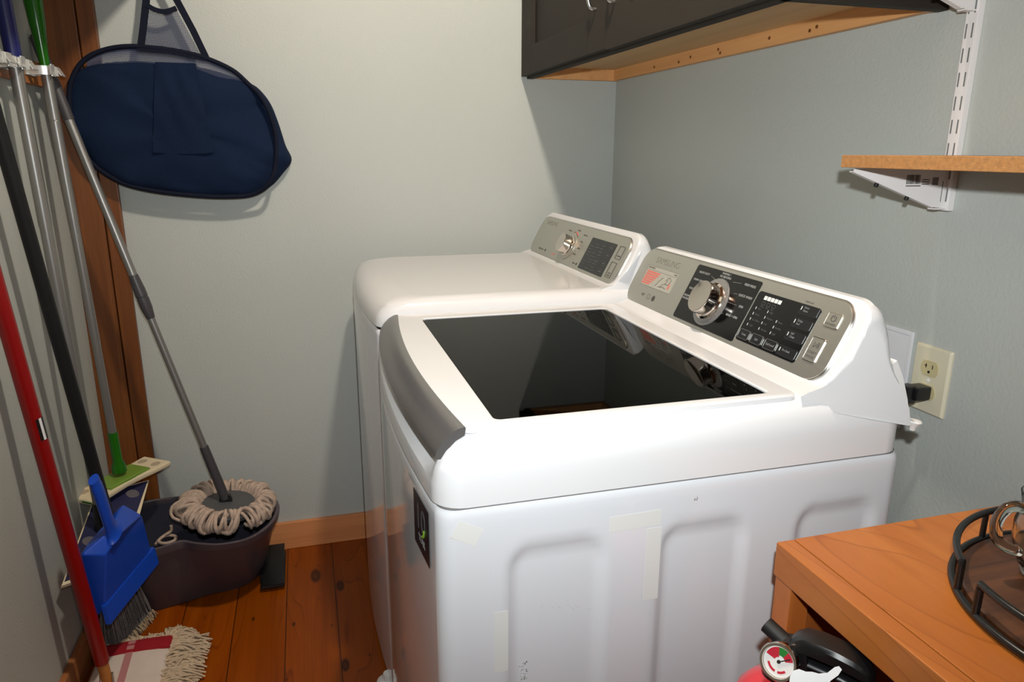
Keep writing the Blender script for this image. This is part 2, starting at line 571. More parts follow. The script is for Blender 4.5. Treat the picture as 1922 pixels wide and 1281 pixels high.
def text(bm, pl, s, u, v, size, h, align='CENTER', mi=0, sx=1.0):
    cu = bpy.data.curves.new('txt', 'FONT')
    cu.body = s
    cu.size = size
    cu.align_x = align
    cu.align_y = 'CENTER'
    cu.extrude = 0.00015
    cu.resolution_u = 3
    o = bpy.data.objects.new('txt', cu)
    COL.objects.link(o)
    me = bpy.data.meshes.new_from_object(o)
    t = bmesh.new()
    t.from_mesh(me)
    bpy.data.objects.remove(o)
    bpy.data.curves.remove(cu)
    bpy.data.meshes.remove(me)
    for vv in t.verts:
        vv.co = pl.p(u + vv.co.x * sx, v + vv.co.y, h + vv.co.z)
    merge(bm, t, mi=mi)

# ------------------------------------------------------------------ room
RX, LX, FY, BY, CZ = 0.0, -1.60, 0.0, -5.2, 2.55
bm = B(); box(bm, LX - 0.1, RX + 0.1, BY - 0.1, FY + 0.1, -0.1, 0.0); struct('floor', bm, M['floor']).location.z = -0.1
bm = B(); box(bm, RX, RX + 0.1, BY - 0.1, FY + 0.1, 0, CZ); struct('wall_right', bm, M['wall'])
bm = B(); box(bm, LX - 0.1, RX + 0.1, FY, FY + 0.1, 0, CZ); struct('wall_far', bm, M['wall'])
bm = B(); box(bm, LX - 0.1, LX, BY - 0.1, FY + 0.1, 0, CZ); struct('wall_left', bm, M['wall'])
bm = B(); box(bm, LX - 0.1, RX + 0.1, BY - 0.1, BY, 0, CZ); struct('wall_back', bm, M['ceiling'])
bm = B(); box(bm, LX - 0.1, RX + 0.1, BY - 0.1, FY + 0.1, CZ, CZ + 0.1); struct('ceiling', bm, M['ceiling'])
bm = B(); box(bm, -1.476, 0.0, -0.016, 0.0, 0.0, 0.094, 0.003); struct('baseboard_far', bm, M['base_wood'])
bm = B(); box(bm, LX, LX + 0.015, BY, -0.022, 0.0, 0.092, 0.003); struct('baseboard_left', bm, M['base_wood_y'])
bm = B(); box(bm, LX, -1.519, -0.022, 0.0, 0.0, 2.3, 0.002); struct('trim_1', bm, M['trim'])
bm = B(); box(bm, -1.517, -1.474, -0.017, 0.0, 0.0, 2.3, 0.003); struct('trim_2', bm, M['trim'])

# ------------------------------------------------------------------ washer and dryer
def machine_outline(x0, x1, y0, y1, r, bow, nf=28, ns=8, nn=8, nb=6):
    """plan outline: front (x0) bowed out; returns list of (x, y), counter-clockwise seen from above"""
    pts = []
    yc, hw = (y0 + y1) / 2, (y1 - y0) / 2
    def bx(y):
        t = max(-1.0, min(1.0, (y - yc) / hw))
        return -bow * (1 - t * t)
    # near side y0: from front corner to back
    for k in range(nn):
        t = k / (nn - 1)
        pts.append((x0 + r + (x1 - x0 - 2 * r) * t, y0))
    for k in range(1, 6):
        a = math.radians(-90 + 90 * k / 6); pts.append((x1 - r + r * math.cos(a), y0 + r + r * math.sin(a)))
    for k in range(nb):
        t = k / (nb - 1); pts.append((x1, y0 + r + (y1 - y0 - 2 * r) * t))
    for k in range(1, 6):
        a = math.radians(90 * k / 6); pts.append((x1 - r + r * math.cos(a), y1 - r + r * math.sin(a)))
    for k in range(ns):
        t = k / (ns - 1); pts.append((x1 - r - (x1 - x0 - 2 * r) * t, y1))
    for k in range(1, 6):
        a = math.radians(90 + 90 * k / 6)
        y = y1 - r + r * math.sin(a); pts.append((x0 + r + r * math.cos(a) + bx(y), y))
    for k in range(nf):
        t = k / (nf - 1); y = y1 - r - (y1 - y0 - 2 * r) * t; pts.append((x0 + bx(y), y))
    for k in range(1, 6):
        a = math.radians(180 + 90 * k / 6)
        y = y0 + r + r * math.sin(a); pts.append((x0 + r + r * math.cos(a) + bx(y), y))
    return pts

def emboss(x, z, recs):
    d = 0.0
    for (a, b_, top) in recs:
        cx, hx = (a + b_) / 2, (b_ - a) / 2
        r = 0.032
        qx = abs(x - cx) - (hx - r); qz = (z - top) + r
        sd = math.hypot(max(qx, 0), max(qz, 0)) + min(max(qx, qz), 0) - r
        w = 0.017
        t = max(0.0, min(1.0, (-sd + 0.004) / w))
        d = max(d, t * t * (3 - 2 * t))
    return d

def console_loft(bm, prof, yA, yB, r, foot_z, k_slope, end=0.010, side=None):
    """extrude a side profile across the machine, with rounded shoulders at both ends"""
    L = yB - yA
    st = []
    nn_ = 12
    ds = [0.0, 0.002, 0.005] + [end + (r - end) * (k / nn_) for k in range(nn_ + 1)]
    for d in ds:
        st.append((yA + d, d))
    for d in reversed(ds):
        st.append((yB - d, d))
    top = max(p[1] for p in prof)
    cx = sum(p[0] for p in prof) / len(prof); cz = sum(p[1] for p in prof) / len(prof)
    loops = []
    for y, d in st:
        drop = 0.0 if d >= r else r - math.sqrt(max(0.0, r * r - (r - d) ** 2))
        drop *= 0.62
        ins = 0.0 if d >= end else (end - math.sqrt(max(0.0, end * end - (end - d) ** 2))) * 0.55
        k = (top - foot_z - drop) / (top - foot_z)
        lp = []
        for x, z in prof:
            if z > foot_z:
                z2 = foot_z + (z - foot_z) * k
                x2 = x - k_slope * (z - z2)
            else:
                x2, z2 = x, z
            if ins > 0 and z > foot_z - 0.01:
                v = Vector((cx - x2, cz - z2)); v.normalize()
                x2 += v.x * ins; z2 += v.y * ins
            y2 = y
            if side:
                s_ = side(x, z)
                d_ = min(y - yA, yB - y)
                q_ = s_ * max(0.0, 1 - d_ / 0.07)
                y2 = y + q_ if y - yA < yB - y else y - q_
            lp.append((x2, y2, z2))
        loops.append(lp)
    loft(bm, loops)

# ---- washer
WX0, WX1, WY0, WY1 = -0.858, -0.178, -1.482, -0.797
washer = thing('washing_machine', 'white top-loading washer with smoked glass lid beside the wooden table', 'washing machine', ((WX0 + WX1) / 2, (WY0 + WY1) / 2, 0.0))
recs = [(-0.772, -0.640, 0.792), (-0.562, -0.430, 0.790), (-0.350, -0.216, 0.788)]
bm = B()
loops = []
zs = [0.03] + [0.03 + (0.842 - 0.03) * k / 74 for k in range(1, 75)]
for z in zs:
    lp = []
    for i, (x, y) in enumerate(machine_outline(WX0, WX1, WY0, WY1, 0.022, 0.020, nn=96)):
        if i < 96:
            y += 0.0075 * emboss(x, z, recs)
        lp.append((x, y, z))
    loops.append(lp)
for z, i_ in ((0.848, 0.0012), (0.8515, 0.0035), (0.853, 0.007), (0.853, 0.02)):
    loops.append([(x, y, z) for x, y in machine_outline(WX0 + i_, WX1 - i_, WY0 + i_, WY1 - i_, 0.022, 0.020, nn=96)])
loft(bm, loops, cap1=False)
body = obj('cabinet_body', bm, M['white_side'], washer)
bm = B()
for x, y, z, sx, sz, rot in ((-0.824, WY0, 0.822, 0.017, 0.012, -0.5), (-0.600, WY0, 0.806, 0.036, 0.0110, 0.02), (-0.572, WY0, 0.738, 0.0105, 0.054, 0.0), (-0.781, WY0, 0.66, 0.009, 0.045, 0.0)):
    bm = B()
    plate(bm, Plane((x, y, z), (math.cos(rot), 0, math.sin(rot)), (-math.sin(rot), 0, math.cos(rot))), -sx, sx, -sz, sz, 0.0, 0.0004, 0.001)
    obj('tape_mark', bm, M['tape'], body)
bm = B()
rs = random.Random(3)
for k in range(46):
    x = -0.755 + rs.random() * 0.012; z = 0.59 + rs.random() * 0.028
    plate(bm, Plane((x, WY0 + 0.0065, z), (1, 0, 0.4), (-0.4, 0, 1)), -0.0010, 0.0010, -0.0005, 0.0005, 0, 0.0003, 0.0003, n=2)
obj('scuff_mark', bm, M['scuff'], body)
bm = B()
for k in range(26):
    t = rs.random(); x = -0.728 + 0.075 * t; z = 0.700 - 0.018 * t + rs.gauss(0, 0.003)
    plate(bm, Plane((x, WY0 + 0.0075, z), (1, 0, 0), (0, 0, 1)), -0.0007, 0.0007, -0.0004, 0.0004, 0, 0.0003, 0.0003, n=2)
obj('scuff_mark', bm, M['scuff'], body)
bm = B()
for k in range(14):
    x = -0.517 + rs.random() * 0.006; z = 0.823 + rs.random() * 0.008
    plate(bm, Plane((x, WY0, z), (1, 0, 0), (0, 0, 1)), -0.0008, 0.0008, -0.0006, 0.0006, 0, 0.0004, 0.0003, n=2)
obj('scuff_mark', bm, M['scuff'], body)
for fx, fy in ((WX0 + 0.05, WY0 + 0.06), (WX0 + 0.05, WY1 - 0.06), (WX1 - 0.06, WY0 + 0.06), (WX1 - 0.06, WY1 - 0.06)):
    bm = B(); lathe(bm, (fx, fy, 0.0), (0, 0, 1), [(0.0, 0.0), (0.026, 0.0), (0.028, 0.012), (0.012, 0.018), (0.012, 0.034)], 18)
    obj('foot', bm, M['white_plastic'], washer)

# top cover of the washer
HX0, HX1, HY0, HY1 = -0.778, -0.386, -1.440, -0.864          # opening of the lid
def cov(i_f, i_s, z, r=0.034, bow=0.020, dip=0.0):
    pts = machine_outline(WX0 + i_f, WX1 - 0.002, WY0 + i_s, WY1 - i_s, r, bow)
    yc, hw = (WY0 + WY1) / 2, (WY1 - WY0) / 2
    out = []
    for x, y in pts:
        if dip and x < WX0 + 0.06:
            t = min(1.0, max(0.0, (0.93 * hw - abs(y - yc)) / 0.05))
            t = t * t * (3 - 2 * t)
            x += dip * t
        out.append((x, y, z))
    return out
bm = B()
lv = [(0.010, 0.010, 0.8542, 0), (0.002, 0.002, 0.8544, 0), (0.0, 0.0, 0.8560, 0), (0.0, 0.0, 0.872, 0), (0.0, 0.0, 0.880, 0.002), (0.001, 0.0, 0.890, 0.012),
      (0.002, 0.0005, 0.899, 0.022), (0.004, 0.001, 0.905, 0.026), (0.008, 0.003, 0.913, 0.026), (0.013, 0.006, 0.9225, 0.022), (0.020, 0.0105, 0.931, 0.016), (0.030, 0.017, 0.9375, 0.008), (0.044, 0.026, 0.9415, 0.0)]
loops = [cov(a, b_, z, dip=d_) for a, b_, z, d_ in lv]
e_ = 0.006
loops.append([(x, y, 0.9415) for x, y in machine_outline(HX0 - e_, HX1 + e_, HY0 - e_, HY1 + e_, 0.012, 0.0)])
loops.append([(x, y, 0.915) for x, y in machine_outline(HX0 - e_, HX1 + e_, HY0 - e_, HY1 + e_, 0.012, 0.0)])
loft(bm, loops, cap0=False, cap1=False)
obj('top_cover', bm, M['white'], washer, ang=30)
bm = B()
loft(bm, [[(x, y, 0.8520) for x, y in machine_outline(WX0 + 0.004, WX1 - 0.004, WY0 + 0.004, WY1 - 0.004, 0.022, 0.020)],
          [(x, y, 0.8555) for x, y in machine_outline(WX0 + 0.004, WX1 - 0.004, WY0 + 0.004, WY1 - 0.004, 0.022, 0.020)]], cap0=False, cap1=False)
obj('seam_gasket', bm, M['seam_grey'], washer)

# lid frame with its smoked pane
bm = B()
def lid_out(i_, z):
    return [(x, y, z) for x, y in machine_outline(-0.824 + i_, -0.350 - i_, -1.457 + i_, -0.822 - i_, 0.014, 0.020)]
def hole(i_, z):
    return [(x, y, z) for x, y in machine_outline(HX0 - i_, HX1 + i_, HY0 - i_, HY1 + i_, 0.010, 0.0)]
loft(bm, [lid_out(0.001, 0.9405), lid_out(0.0, 0.943), lid_out(0.0, 0.9465), lid_out(0.0015, 0.9488), lid_out(0.004, 0.9495), hole(0.003, 0.9495), hole(0.001, 0.949), hole(0.0, 0.948), hole(0.0, 0.938), hole(0.004, 0.938)], closed=True)
lid = obj('lid_frame', bm, M['white'], washer, ang=30)
bm = B()
loft(bm, [hole(-0.0012, 0.9425), hole(-0.0012, 0.9462), hole(-0.003, 0.947)])
obj('lid_glass', bm, M['lid_glass'], lid)
bm = B()
loft(bm, [hole(0.0, 0.942), hole(0.0, 0.9458), hole(-0.0045, 0.9458), hole(-0.0045, 0.942)], closed=True)
obj('glass_gasket', bm, M['gloss_black'], lid)
# grey grip strip along the lid's bowed front edge
bm = B()
loops = []
NY = 36
for k in range(NY + 1):
    t = -1 + 2 * k / NY
    y = -1.1395 + t * 0.3185
    bw = -0.020 * (1 - t * t)
    pf = [(-0.8185, 0.9495), (-0.8215, 0.9503), (-0.8280, 0.9490), (-0.8380, 0.9435), (-0.8475, 0.9345), (-0.8540, 0.9245), (-0.8568, 0.9165), (-0.8555, 0.9130), (-0.8500, 0.9120), (-0.8420, 0.9225), (-0.8310, 0.9340), (-0.8200, 0.9400)]
    loops.append([(x + bw, y, z) for x, z in pf])
loft(bm, loops)
obj('lid_handle', bm, M['handle_grey'], lid, ang=50)

# drum below the pane
bm = B()
prof = [(0.0, 0.42), (0.20, 0.42), (0.235, 0.44)]
for k in range(10):
    z = 0.46 + k * 0.042
    prof += [(0.246, z), (0.240, z + 0.012), (0.246, z + 0.024)]
prof += [(0.246, 0.885), (0.215, 0.90), (0.215, 0.91)]
lathe(bm, (-0.57, -1.14, 0.0), (0, 0, 1), prof, 48)
obj('drum', bm, M['tub'], washer)

# console
bm = B()
wp = [(-0.352, 0.936), (-0.348, 0.9455), (-0.336, 0.9500), (-0.320, 0.9535), (-0.3100, 0.9580), (-0.3038, 0.9665), (-0.2803, 1.0125), (-0.2568, 1.0585), (-0.2537, 1.067), (-0.249, 1.0725),
      (-0.240, 1.0735), (-0.231, 1.068), (-0.2245, 1.056), (-0.2195, 1.040), (-0.214, 1.004), (-0.2065, 0.976), (-0.196, 0.948), (-0.184, 0.921), (-0.1785, 0.9), (-0.1785, 0.8945), (-0.240, 0.909), (-0.300, 0.9235), (-0.306, 0.926), (-0.312, 0.934), (-0.322, 0.936)]
def cover_inset(z, base):
    tab = [(0.905, 0.001), (0.913, 0.003), (0.9225, 0.006), (0.931, 0.0105), (0.9375, 0.017), (0.9415, 0.026)]
    z -= base
    if z <= tab[0][0]: return tab[0][1]
    for (z0, a), (z1, b_) in zip(tab, tab[1:]):
        if z <= z1: return a + (b_ - a) * (z - z0) / (z1 - z0)
    return tab[-1][1]
def side_inset(base):
    def f(x, z):
        up = max(0.0, min(1.0, (z - 0.920 - base) / 0.07)); up = 0.009 * up * up * (3 - 2 * up)
        fr = max(0.0, min(1.0, (-0.262 - x) / 0.045))
        fz = max(0.0, min(1.0, (1.035 + base - z) / 0.075))
        return max(up, cover_inset(z, base) * fr * fz * 0.96)
    return f
console_loft(bm, wp, WY0 - 0.0012, WY1 + 0.0012, 0.050, 0.962, 0.50, side=side_inset(0.0))
obj('console_housing', bm, M['white'], washer, ang=32)
bm = B()
bk = [(-0.186, 0.90), (-0.190, 0.93), (-0.203, 0.965), (-0.2105, 0.985), (-0.2045, 0.99), (-0.190, 0.965), (-0.176, 0.930), (-0.169, 0.905), (-0.168, 0.897), (-0.178, 0.893)]
loft(bm, [[(x, WY0 + 0.012, z) for x, z in bk], [(x, WY0 + 0.30, z) for x, z in bk]])
obj('rear_panel', bm, M['white_plastic'], washer)
bm = B(); lathe(bm, (-0.166, WY0 + 0.006, 0.884), (0.12, 0, 1), [(0.0, 0.0), (0.004, 0.0), (0.006, 0.006), (0.010, 0.011), (0.011, 0.013), (0.0095, 0.015), (0.0, 0.016)], 18)
obj('hose_hook', bm, M['white_plastic'], washer)

WP = Plane((-0.308, 0.0, 0.962), (0, -1, 0), (0.050, 0, 0.098))     # u = -y
bm = B(); plate(bm, WP, 0.7995, 1.4495, -0.0105, 0.1185, -0.004, 0.0018, 0.036, 0.0012, 10)
obj('panel_trim', bm, M['chrome_soft'], washer)
bm = B(); plate(bm, WP, 0.802, 1.447, -0.008, 0.116, -0.002, 0.0026, 0.034, 0.0008, 10)
panel = obj('control_panel', bm, M['silver'], washer)
bm = B(); plate(bm, WP, 1.0215, 1.2285, -0.0012, 0.1100, 0.0, 0.0032, 0.005, 0.0003)
obj('dial_plate', bm, M['gloss_black'], panel)
bm = B(); plate(bm, WP, 1.2312, 1.3852, 0.0060, 0.0955, 0.0, 0.0034, 0.006, 0.0003)
obj('display_plate', bm, M['gloss_black'], panel)
# knob
KC = WP.p(1.1185, 0.0495, 0.003)
bm = B(); lathe(bm, KC, WP.n, [(0.0, 0.0), (0.0455, 0.0), (0.0455, 0.002), (0.0435, 0.0035), (0.034, 0.0035), (0.0, 0.0035)], 56)
knob_ring = obj('dial_ring', bm, M['dark_ring'], panel)
bm = B(); lathe(bm, KC, WP.n, [(0.0355, 0.003), (0.0355, 0.006), (0.0315, 0.008), (0.030, 0.012), (0.0305, 0.027), (0.0298, 0.0285), (0.0282, 0.0288), (0.022, 0.0277), (0.0, 0.0272)], 56)
obj('dial_knob', bm, M['chrome'], panel)
bm = B()
outline_bar(bm, WP, 1.1185 - 0.0465, 1.1185 + 0.0465, 0.0495 - 0.0465, 0.0495 + 0.0465, 0.0028, 0.0042, 0.0464, 0.0008)
for k in range(11):
    a = math.radians(-50 + k * 24)
    pl = Plane(WP.p(1.1185 + 0.0405 * math.cos(a), 0.0495 + 0.0405 * math.sin(a), 0), WP.u * math.cos(a) + WP.v * math.sin(a), -WP.u * math.sin(a) + WP.v * math.cos(a))
    plate(bm, pl, -0.004, 0.004, -0.0005, 0.0005, 0.006, 0.0068, 0.0003, n=2)
for (u0, v0, u1, v1) in ((1.080, 0.0945, 1.0965, 0.0905), (1.150, 0.0955, 1.176, 0.0975), (1.168, 0.077, 1.180, 0.0777), (1.164, 0.0595, 1.1925, 0.0592), (1.155, 0.037, 1.169, 0.0375), (1.068, 0.079, 1.0765, 0.078)):
    d = (Vector((u1, v1)) - Vector((u0, v0))); L_ = d.length; d.normalize()
    plate(bm, Plane(WP.p((u0 + u1) / 2, (v0 + v1) / 2), WP.u * d.x + WP.v * d.y, -WP.u * d.y + WP.v * d.x), -L_ / 2, L_ / 2, -0.0003, 0.0003, 0.0032, 0.0035, 0.0002, n=2)
obj('dial_marking', bm, M['print_grey'], panel)
letters('dial_lettering', M['print_dial'], panel, WP, 0.0034, (('HEAVY DUTY', 1.0545, 0.0960, 0.0062), ('NORMAL /', 1.1225, 0.1058, 0.0058), ('NO BEDDING', 1.1235, 0.0998, 0.0058), ('PERM PRESS', 1.2010, 0.0978, 0.0062), ('QUICK WASH', 1.2030, 0.0777, 0.0062),
                    ('SPIN', 1.2055, 0.0590, 0.0062), ('RINSE + SPIN', 1.1940, 0.0385, 0.0060), ('DENIM / JEANS', 1.0480, 0.0800, 0.0056), ('DELICATES', 1.0440, 0.0612, 0.0058), ('BEDDING /', 1.0385, 0.0455, 0.0056), ('WATERPROOF', 1.0425, 0.0395, 0.0056)))
# display contents
IND = [(1.2510 + k * 0.0092, 1.2585 + k * 0.0092, 0.0828, 0.0895, 0.0034, 0.0008) for k in range(5)]
for us, vs_ in ((1.2440, (0.0660, 0.0560, 0.0462, 0.0360)), (1.2760, (0.0660, 0.0560, 0.0462, 0.0360)), (1.3060, (0.0560, 0.0462, 0.0360))):
    IND += [(us - 0.0005, us + 0.0005, v - 0.0022, v + 0.0022, 0.0034, 0.0003) for v in vs_]
IND += [(1.3440, 1.3452, v - 0.003, v + 0.003, 0.0044, 0.0003) for v in (0.0882, 0.0663, 0.0447, 0.0188)]
for a, b_, c, d, h, r in IND:
    bm = B(); plate(bm, WP, a, b_, c, d, h, h + 0.0004, r, n=2)
    obj('indicator_light', bm, M['print_white'], panel)
for k in range(3):
    bm = B(); outline_bar(bm, WP, 1.2520 + k * 0.0135, 1.2600 + k * 0.0135, 0.0735, 0.0795, 0.0034, 0.0037, 0.001, 0.0006)
    obj('cycle_symbol', bm, M['print_dim'], panel)
DL = [(s_, u - 0.004, v, 0.0046, 'LEFT') for u, rows in ((1.2530, ('Hot', 'Warm', 'Eco Warm', 'Cold')), (1.2850, ('High', 'Medium', 'Low', 'No Spin'))) for s_, v in zip(rows, (0.0660, 0.0560, 0.0462, 0.0360))]
DL += [(s_, 1.3095, v, 0.0046, 'LEFT') for s_, v in zip(('Heavy', 'Normal', 'Light'), (0.0560, 0.0462, 0.0360))]
DL += [(s_, u, 0.0708, 0.0035) for s_, u in (('Wash', 1.256), ('Rinse', 1.2695), ('Spin', 1.283))]
letters('display_lettering', M['print_dim'], panel, WP, 0.0034, DL)
for s, u in (('Temp', 1.2490), ('Spin', 1.2840), ('Soil Level', 1.3200)):
    bm = B(); plate(bm, WP, u - 0.0145, u + 0.0145, 0.0098, 0.0262, 0.003, 0.0046, 0.003, 0.0005)
    bt = obj('button', bm, M['button_black'], panel)
for v in (0.0882, 0.0663, 0.0447, 0.0188):
    bm = B(); plate(bm, WP, 1.3395, 1.3822, v - 0.0092, v + 0.0072, 0.003, 0.0044, 0.002, 0.0004)
    obj('button', bm, M['button_black'], panel)
for u in (1.2490, 1.2840, 1.3200):
    bm = B(); outline_bar(bm, WP, u - 0.0145, u + 0.0145, 0.0098, 0.0262, 0.0044, 0.0050, 0.003, 0.0007)
    obj('button_outline', bm, M['chrome_soft'], panel)
letters('button_lettering', M['print_grey'], panel, WP, 0.0047, [(s_, u, 0.0180, 0.0052) for s_, u in (('Temp', 1.2490), ('Spin', 1.2840), ('Soil Level', 1.3200))])
letters('button_lettering', M['print_grey'], panel, WP, 0.0045, [(s_, 1.3500, v, 0.0050, 'LEFT') for s_, v in (('Extra', 0.0905), ('Rinse', 0.0852), ('Delay', 0.0686), ('End', 0.0634), ('Self', 0.0470), ('Clean', 0.0418), ('Pre Soak', 0.0188))])
bm = B(); plate(bm, WP, 1.4015, 1.4285, 0.0735, 0.0955, 0.002, 0.0042, 0.0025, 0.0006)
obj('power_button', bm, M['silver'], panel)
bm = B(); plate(bm, WP, 1.3965, 1.4215, 0.0178, 0.0545, 0.002, 0.0042, 0.0025, 0.0006)
obj('start_button', bm, M['silver'], panel)
bm = B()
outline_bar(bm, WP, 1.4010, 1.4290, 0.0730, 0.0960, 0.002, 0.0046, 0.003, 0.0009)
obj('button_rim', bm, M['chrome'], panel)
bm = B()
outline_bar(bm, WP, 1.3960, 1.4220, 0.0173, 0.0550, 0.002, 0.0046, 0.003, 0.0009)
obj('button_rim', bm, M['chrome'], panel)
bm = B()
arc = [WP.p(1.4152 + 0.0046 * math.cos(math.radians(a)), 0.0875 + 0.0046 * math.sin(math.radians(a)), 0.0044) for a in range(125, 415, 15)]
tube(bm, arc, 0.0006, 6)
tube(bm, [WP.p(1.4152, 0.0876, 0.0044), WP.p(1.4152, 0.0930, 0.0044)], 0.0006, 6)
obj('power_symbol', bm, M['print_dark'], panel)
bm = B()
tri = [(1.4050, 0.0392), (1.4050, 0.0478), (1.4108, 0.0435)]
tube(bm, [WP.p(a, b_, 0.0044) for a, b_ in tri], 0.0005, 6, closed=True)
for u in (1.4128, 1.4154):
    tube(bm, [WP.p(u, 0.0392, 0.0044), WP.p(u, 0.0478, 0.0044)], 0.0006, 6)
obj('start_symbol', bm, M['print_dark'], panel)
letters('panel_lettering', M['print_dark'], panel, WP, 0.0043, (('POWER', 1.4150, 0.0778, 0.0058), ('START', 1.4090, 0.0310, 0.0062), ('PAUSE', 1.4090, 0.0243, 0.0062)))
letters('panel_lettering', M['print_dark'], panel, WP, 0.0027, (('Child Lock', 1.352, 0.1000, 0.0042), ('VRT', 0.8755, 0.0145, 0.0085)))
bm = B(); outline_bar(bm, WP, 0.8955, 0.9065, 0.0090, 0.0200, 0.0026, 0.0029, 0.003, 0.0007); obj('panel_symbol', bm, M['print_dark'], panel)
bm = B(); lathe(bm, WP.p(0.9225, 0.0145, 0.0026), WP.n, [(0.0, 0.0), (0.0062, 0.0), (0.0062, 0.0003), (0.0, 0.0003)], 20); obj('panel_symbol', bm, M['print_dark'], panel)
bm = B(); text(bm, WP, 'SAMSUNG', 0.9098, 0.0940, 0.0190, 0.0027, sx=1.15)
obj('brand_lettering', bm, M['print_logo'], panel)
# warning label
bm = B(); plate(bm, WP, 0.8400, 0.9725, 0.0345, 0.0795, 0.0026, 0.0030, 0.001)
wl = obj('warning_label', bm, M['label_film'], panel)
bm = B()
for k, (a, b_) in enumerate(((0.8460, 0.9040), (0.8460, 0.9000), (0.8445, 0.8960), (0.8440, 0.8900), (0.8440, 0.8850), (0.8435, 0.8790))):
    v = 0.0660 - k * 0.0052
    plate(bm, WP, a, b_, v - 0.0019, v + 0.0019, 0.0030, 0.0032, 0.0004, n=2)
obj('label_warning_text', bm, M['print_red'], wl)
bm = B(); plate(bm, WP, 0.9540, 0.9600, 0.042, 0.053, 0.0030, 0.0032, 0.001, n=2); obj('label_warning_mark', bm, M['print_red'], wl)
bm = B()
outline_bar(bm, WP, 0.8400, 0.9725, 0.0345, 0.0795, 0.0030, 0.0032, 0.001, 0.0004)
plate(bm, WP, 0.8410, 0.9715, 0.0702, 0.0706, 0.0030, 0.0032, 0.0002, n=2)
text(bm, WP, 'WARNING', 0.8440, 0.0750, 0.0060, 0.0031, 'LEFT')
text(bm, WP, 'AVISO', 0.9690, 0.0745, 0.0045, 0.0031, 'RIGHT')
for pts in (((0.905, 0.040), (0.912, 0.052), (0.918, 0.058), (0.922, 0.062)), ((0.926, 0.040), (0.930, 0.048), (0.938, 0.050), (0.944, 0.060)), ((0.936, 0.056), (0.945, 0.066), (0.956, 0.060), (0.950, 0.050), (0.938, 0.052)), ((0.918, 0.041), (0.935, 0.043), (0.948, 0.041))):
    tube(bm, catmull([WP.p(a, b_, 0.0031) for a, b_ in pts], 4, False), 0.0005, 5)
obj('label_drawing', bm, M['print_dark'], wl)
# dark sticker on the washer's front
SP = Plane((-0.8735, 0, 0), (0, -1, 0), (0, 0, 1))
def front_plane(u):
    t = (-u - (WY0 + WY1) / 2) / ((WY1 - WY0) / 2)
    return WX0 - 0.020 * (1 - t * t)
x_a, x_b = front_plane(1.362), front_plane(1.440)
dirv = Vector((x_b - x_a, -(1.440 - 1.362), 0)).normalized()
SP = Plane((x_a - 0.0012, -1.362, 0.755), dirv, (0, 0, 1))
bm = B(); plate(bm, SP, 0.0, 0.078, 0.0, 0.078, 0.0, 0.0006, 0.001)
st = obj('warranty_sticker', bm, M['sticker_dark'], washer)
bm = B(); text(bm, SP, '10', 0.036, 0.046, 0.052, 0.0007); obj('sticker_number', bm, M['print_dim'], st)
bm = B(); text(bm, SP, 'YEAR', 0.040, 0.018, 0.014, 0.0007); obj('sticker_lettering', bm, M['print_grey'], st)
bm = B(); tube(bm, [SP.p(0.046 + 0.011 * math.cos(a), 0.046 + 0.018 * math.sin(a), 0.0009) for a in [math.radians(v) for v in range(-95, -9, 10)]], 0.0018, 6); obj('sticker_accent', bm, M['print_green'], st)

# ---- dryer
DX0, DX1, DY0, DY1 = -0.858, -0.178, -0.789, -0.105
dryer = thing('dryer', 'white dryer with solid top between the washer and the far wall', 'dryer', ((DX0 + DX1) / 2, (DY0 + DY1) / 2, 0.0))
bm = B()
loops = [[(x, y, z) for x, y in machine_outline(DX0 + i_, DX1 - i_, DY0 + i_, DY1 - i_, 0.022, 0.020)] for z, i_ in ((0.03, 0.0), (0.40, 0.0), (0.80, 0.0), (0.898, 0.0), (0.905, 0.0012), (0.909, 0.004), (0.9105, 0.008), (0.9105, 0.03))]
loft(bm, loops)
obj('cabinet_body', bm, M['white_side'], dryer)
bm = B()
def dcov(i_f, i_s, z):
    return [(x, y, z) for x, y in machine_outline(DX0 + i_f, DX1 - 0.002, DY0 + i_s, DY1 - i_s, 0.036, 0.020)]
loft(bm, [dcov(0.012, 0.012, 0.9125), dcov(0.004, 0.002, 0.9128), dcov(0.001, 0.0, 0.915), dcov(0.002, 0.0, 0.925), dcov(0.006, 0.001, 0.938), dcov(0.014, 0.004, 0.950), dcov(0.027, 0.010, 0.9600), dcov(0.045, 0.019, 0.9665), dcov(0.068, 0.031, 0.9702), dcov(0.09, 0.045, 0.971)], cap0=False)
obj('top_cover', bm, M['white'], dryer, ang=30)
bm = B()
loft(bm, [[(x, y, z) for x, y in machine_outline(DX0 + 0.005, DX1 - 0.005, DY0 + 0.004, DY1 - 0.004, 0.022, 0.020)] for z in (0.909, 0.9135)], cap0=False, cap1=False)
obj('seam_gasket', bm, M['black_gap'], dryer)
for fx, fy in ((DX0 - 0.007, DY0 + 0.058), (DX0 + 0.05, DY1 - 0.06), (DX1 - 0.06, DY0 + 0.06), (DX1 - 0.06, DY1 - 0.06)):
    bm = B(); lathe(bm, (fx, fy, 0.0), (0, 0, 1), [(0.0, 0.0), (0.026, 0.0), (0.028, 0.012), (0.012, 0.018), (0.012, 0.034)], 18)
    obj('foot', bm, M['white_plastic'], dryer)
bm = B()
